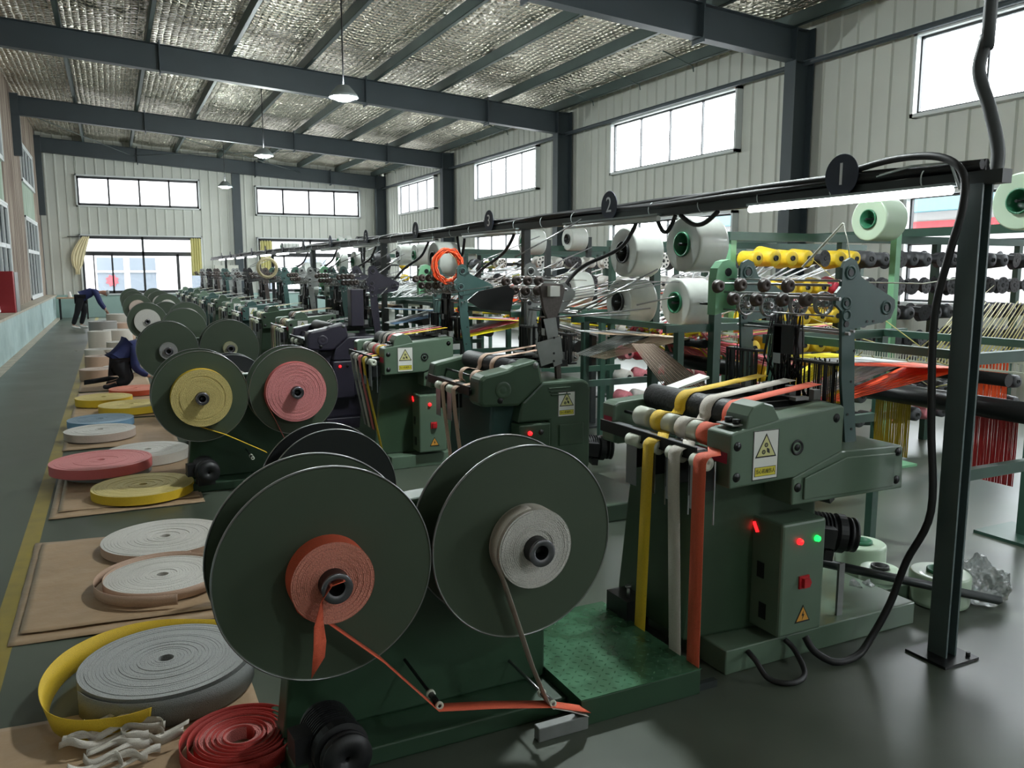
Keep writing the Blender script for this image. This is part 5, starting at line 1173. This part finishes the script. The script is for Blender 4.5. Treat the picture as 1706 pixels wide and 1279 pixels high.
def person(label, loc, rotz, J, hair, hairm, cat='person', group=None):
    t = thing('person', label, cat, loc, (0, 0, rotz))
    V = {k: Vector(v) for k, v in J.items()}
    nd = {'pel': (V['pel'], (.11, .09)), 'wai': (V['wai'], (.10, .08)), 'che': (V['che'], (.12, .09)), 'nek': (V['nek'], .05), 'hd0': (V['hd0'], .07), 'hd1': (V['hd1'], .085), 'hd2': (V['hd2'], .06)}
    ed = [('pel', 'wai'), ('wai', 'che'), ('che', 'nek'), ('nek', 'hd0'), ('hd0', 'hd1'), ('hd1', 'hd2')]
    for s in 'lr':
        for a, r in (('sh', .045), ('el', .036), ('wr', .025), ('hi', .07), ('kn', .048), ('an', .034), ('to', .03)): nd[a+s] = (V[a+s], r)
        ed += [('che', 'sh'+s), ('sh'+s, 'el'+s), ('el'+s, 'wr'+s), ('pel', 'hi'+s), ('hi'+s, 'kn'+s), ('kn'+s, 'an'+s), ('an'+s, 'to'+s)]
    skin_body('body', nd, ed, 'skin', t)
    mid = V['wai'].lerp(V['che'], .5)
    jk = {'wai': (V['wai'], (.155, .155)), 'mid': (mid, (.16, .16)), 'che': (V['che'], (.165, .155)), 'nk': (V['che'].lerp(V['nek'], .6), (.085, .08)), 'pl': (V['wai'].lerp(V['pel'], .75), (.165, .165))}
    je = [('pl', 'wai'), ('wai', 'mid'), ('mid', 'che'), ('che', 'nk')]
    for s in 'lr':
        jk['sh'+s] = (V['sh'+s], .085); jk['el'+s] = (V['el'+s], .065); jk['wr'+s] = (V['el'+s].lerp(V['wr'+s], .85), .048)
        je += [('che', 'sh'+s), ('sh'+s, 'el'+s), ('el'+s, 'wr'+s)]
    skin_body('jacket', jk, je, 'navy_cloth', t)
    tr = {'pel': (V['pel'], (.155, .15))}
    for s in 'lr': tr['hi'+s] = (V['hi'+s], .12); tr['th'+s] = (V['hi'+s].lerp(V['kn'+s], .5), .105); tr['kn'+s] = (V['kn'+s], .085); tr['an'+s] = (V['kn'+s].lerp(V['an'+s], .93), .066)
    skin_body('trousers', tr, [('pel', 'hil'), ('pel', 'hir'), ('hil', 'thl'), ('thl', 'knl'), ('hir', 'thr'), ('thr', 'knr'), ('knl', 'anl'), ('knr', 'anr')], 'black_cloth', t)
    for s in 'lr':
        d = (V['to'+s]-V['an'+s]).normalized()
        skin_body('shoe', {'h': (V['an'+s]-d*0.04-Vector((0, 0, .01)), .045), 'm': (V['an'+s]+d*0.07-Vector((0, 0, .02)), (.048, .04)), 't': (V['to'+s]+d*0.03, (.044, .03))}, [('h', 'm'), ('m', 't')], 'white_shoe' if hairm == 'grey_cap' else 'black_cloth', t)
        hand(t, V['wr'+s], V['wr'+s]-V['el'+s], Vector((0, 0.3, 1)), 1 if s == 'l' else -1)
    # hair or cap follows the skull
    hd = V['hd1']; ax = (V['hd2']-V['hd0']).normalized(); back = V['bk']
    skin_body('cap' if hairm == 'grey_cap' else 'hair', {'a': (hd+back*0.035-ax*.01, (.09, .092)), 'b': (hd+ax*0.05+back*0.02, (.088, .09)), 'c': (hd+ax*0.095+back*.01, (.05, .05))}, [('a', 'b'), ('b', 'c')], hairm, t)
    f = -back; sd = ax.cross(f).normalized()
    face = MB()
    for s in (-1, 1): q = hd+f*0.082+sd*0.03*s+ax*0.005; face.lathe([(0.001, -.006), (0.01, 0), (0.001, .006)], q, 'y', 10, close=False)
    put('eyes', face, 'black_cloth', t)
    nb = MB(); nb.tube([hd+f*0.078+ax*.005, hd+f*0.1-ax*.022, hd+f*0.08-ax*.03], [.007, .012, .006], 8); put('nose', nb, 'skin', t)
    mb_ = MB(); mb_.tube([hd+f*0.078-ax*.05+sd*0.022, hd+f*0.086-ax*.048, hd+f*0.078-ax*.05-sd*0.022], .004, 6); put('mouth', mb_, 'plate_red', t)
    for s in (-1, 1): put('ear', MB().lathe([(0.001, -.006), (.02, -.004), (.024, .004), (.001, .008)], hd+sd*0.085*s-ax*0.005, 'x', 12, close=False), 'skin', t)
    return t
# stooping worker far down the lane, seen from the side, facing right (+x)
J = dict(pel=(0, 0, .93), wai=(.16, 0, 1.03), che=(.40, 0, 1.08), nek=(.54, 0, 1.06), hd0=(.60, 0, 1.05), hd1=(.68, 0, 1.03), hd2=(.74, 0, 1.0),
         shl=(.43, .17, 1.04), ell=(.52, .19, .76), wrl=(.66, .12, .54), shr=(.43, -.17, 1.04), elr=(.50, -.19, .76), wrr=(.64, -.10, .52),
         hil=(.0, .10, .88), knl=(.08, .12, .49), anl=(-.04, .12, .09), tol=(.12, .12, .035), hir=(0, -.10, .88), knr=(-.10, -.12, .48), anr=(-.24, -.12, .09), tor=(-.08, -.12, .035), bk=(-.25, 0, .95))
person('person in navy jacket and grey cap stooping over rolls far down the lane', (-0.86, 27.0, 0), 0.0, J, None, 'grey_cap')
# kneeling worker partly behind the reels, facing right and away
J = dict(pel=(0, 0, .38), wai=(.08, .02, .50), che=(.24, .05, .63), nek=(.37, .07, .64), hd0=(.43, .08, .62), hd1=(.50, .09, .57), hd2=(.55, .09, .51),
         shl=(.27, .22, .56), ell=(.36, .26, .32), wrl=(.52, .18, .14), shr=(.25, -.12, .55), elr=(.22, -.20, .28), wrr=(.42, -.16, .14),
         hil=(.03, .11, .32), knl=(.16, .16, .10), anl=(-.02, .20, .07), tol=(-.14, .22, .04), hir=(.03, -.10, .32), knr=(.12, -.16, .10), anr=(-.05, -.16, .07), tor=(-.18, -.17, .04), bk=(-.3, 0, .9))
person('person in a navy jacket kneeling on the paper lane behind the green reels', (-0.0, 12.9, 0.03), 0.0, J, None, 'hair_black')
tag(put('dark_strap', MB().strip([(-0.45, 13.15, 0.09), (-0.3, 13.2, 0.1), (-0.12, 13.15, 0.13), (0.0, 13.1, 0.12)], (0, 0.05, 0.045), 0.03), 'black_cloth'), 'dark bundle of cloth lying behind the kneeling person', 'cloth')
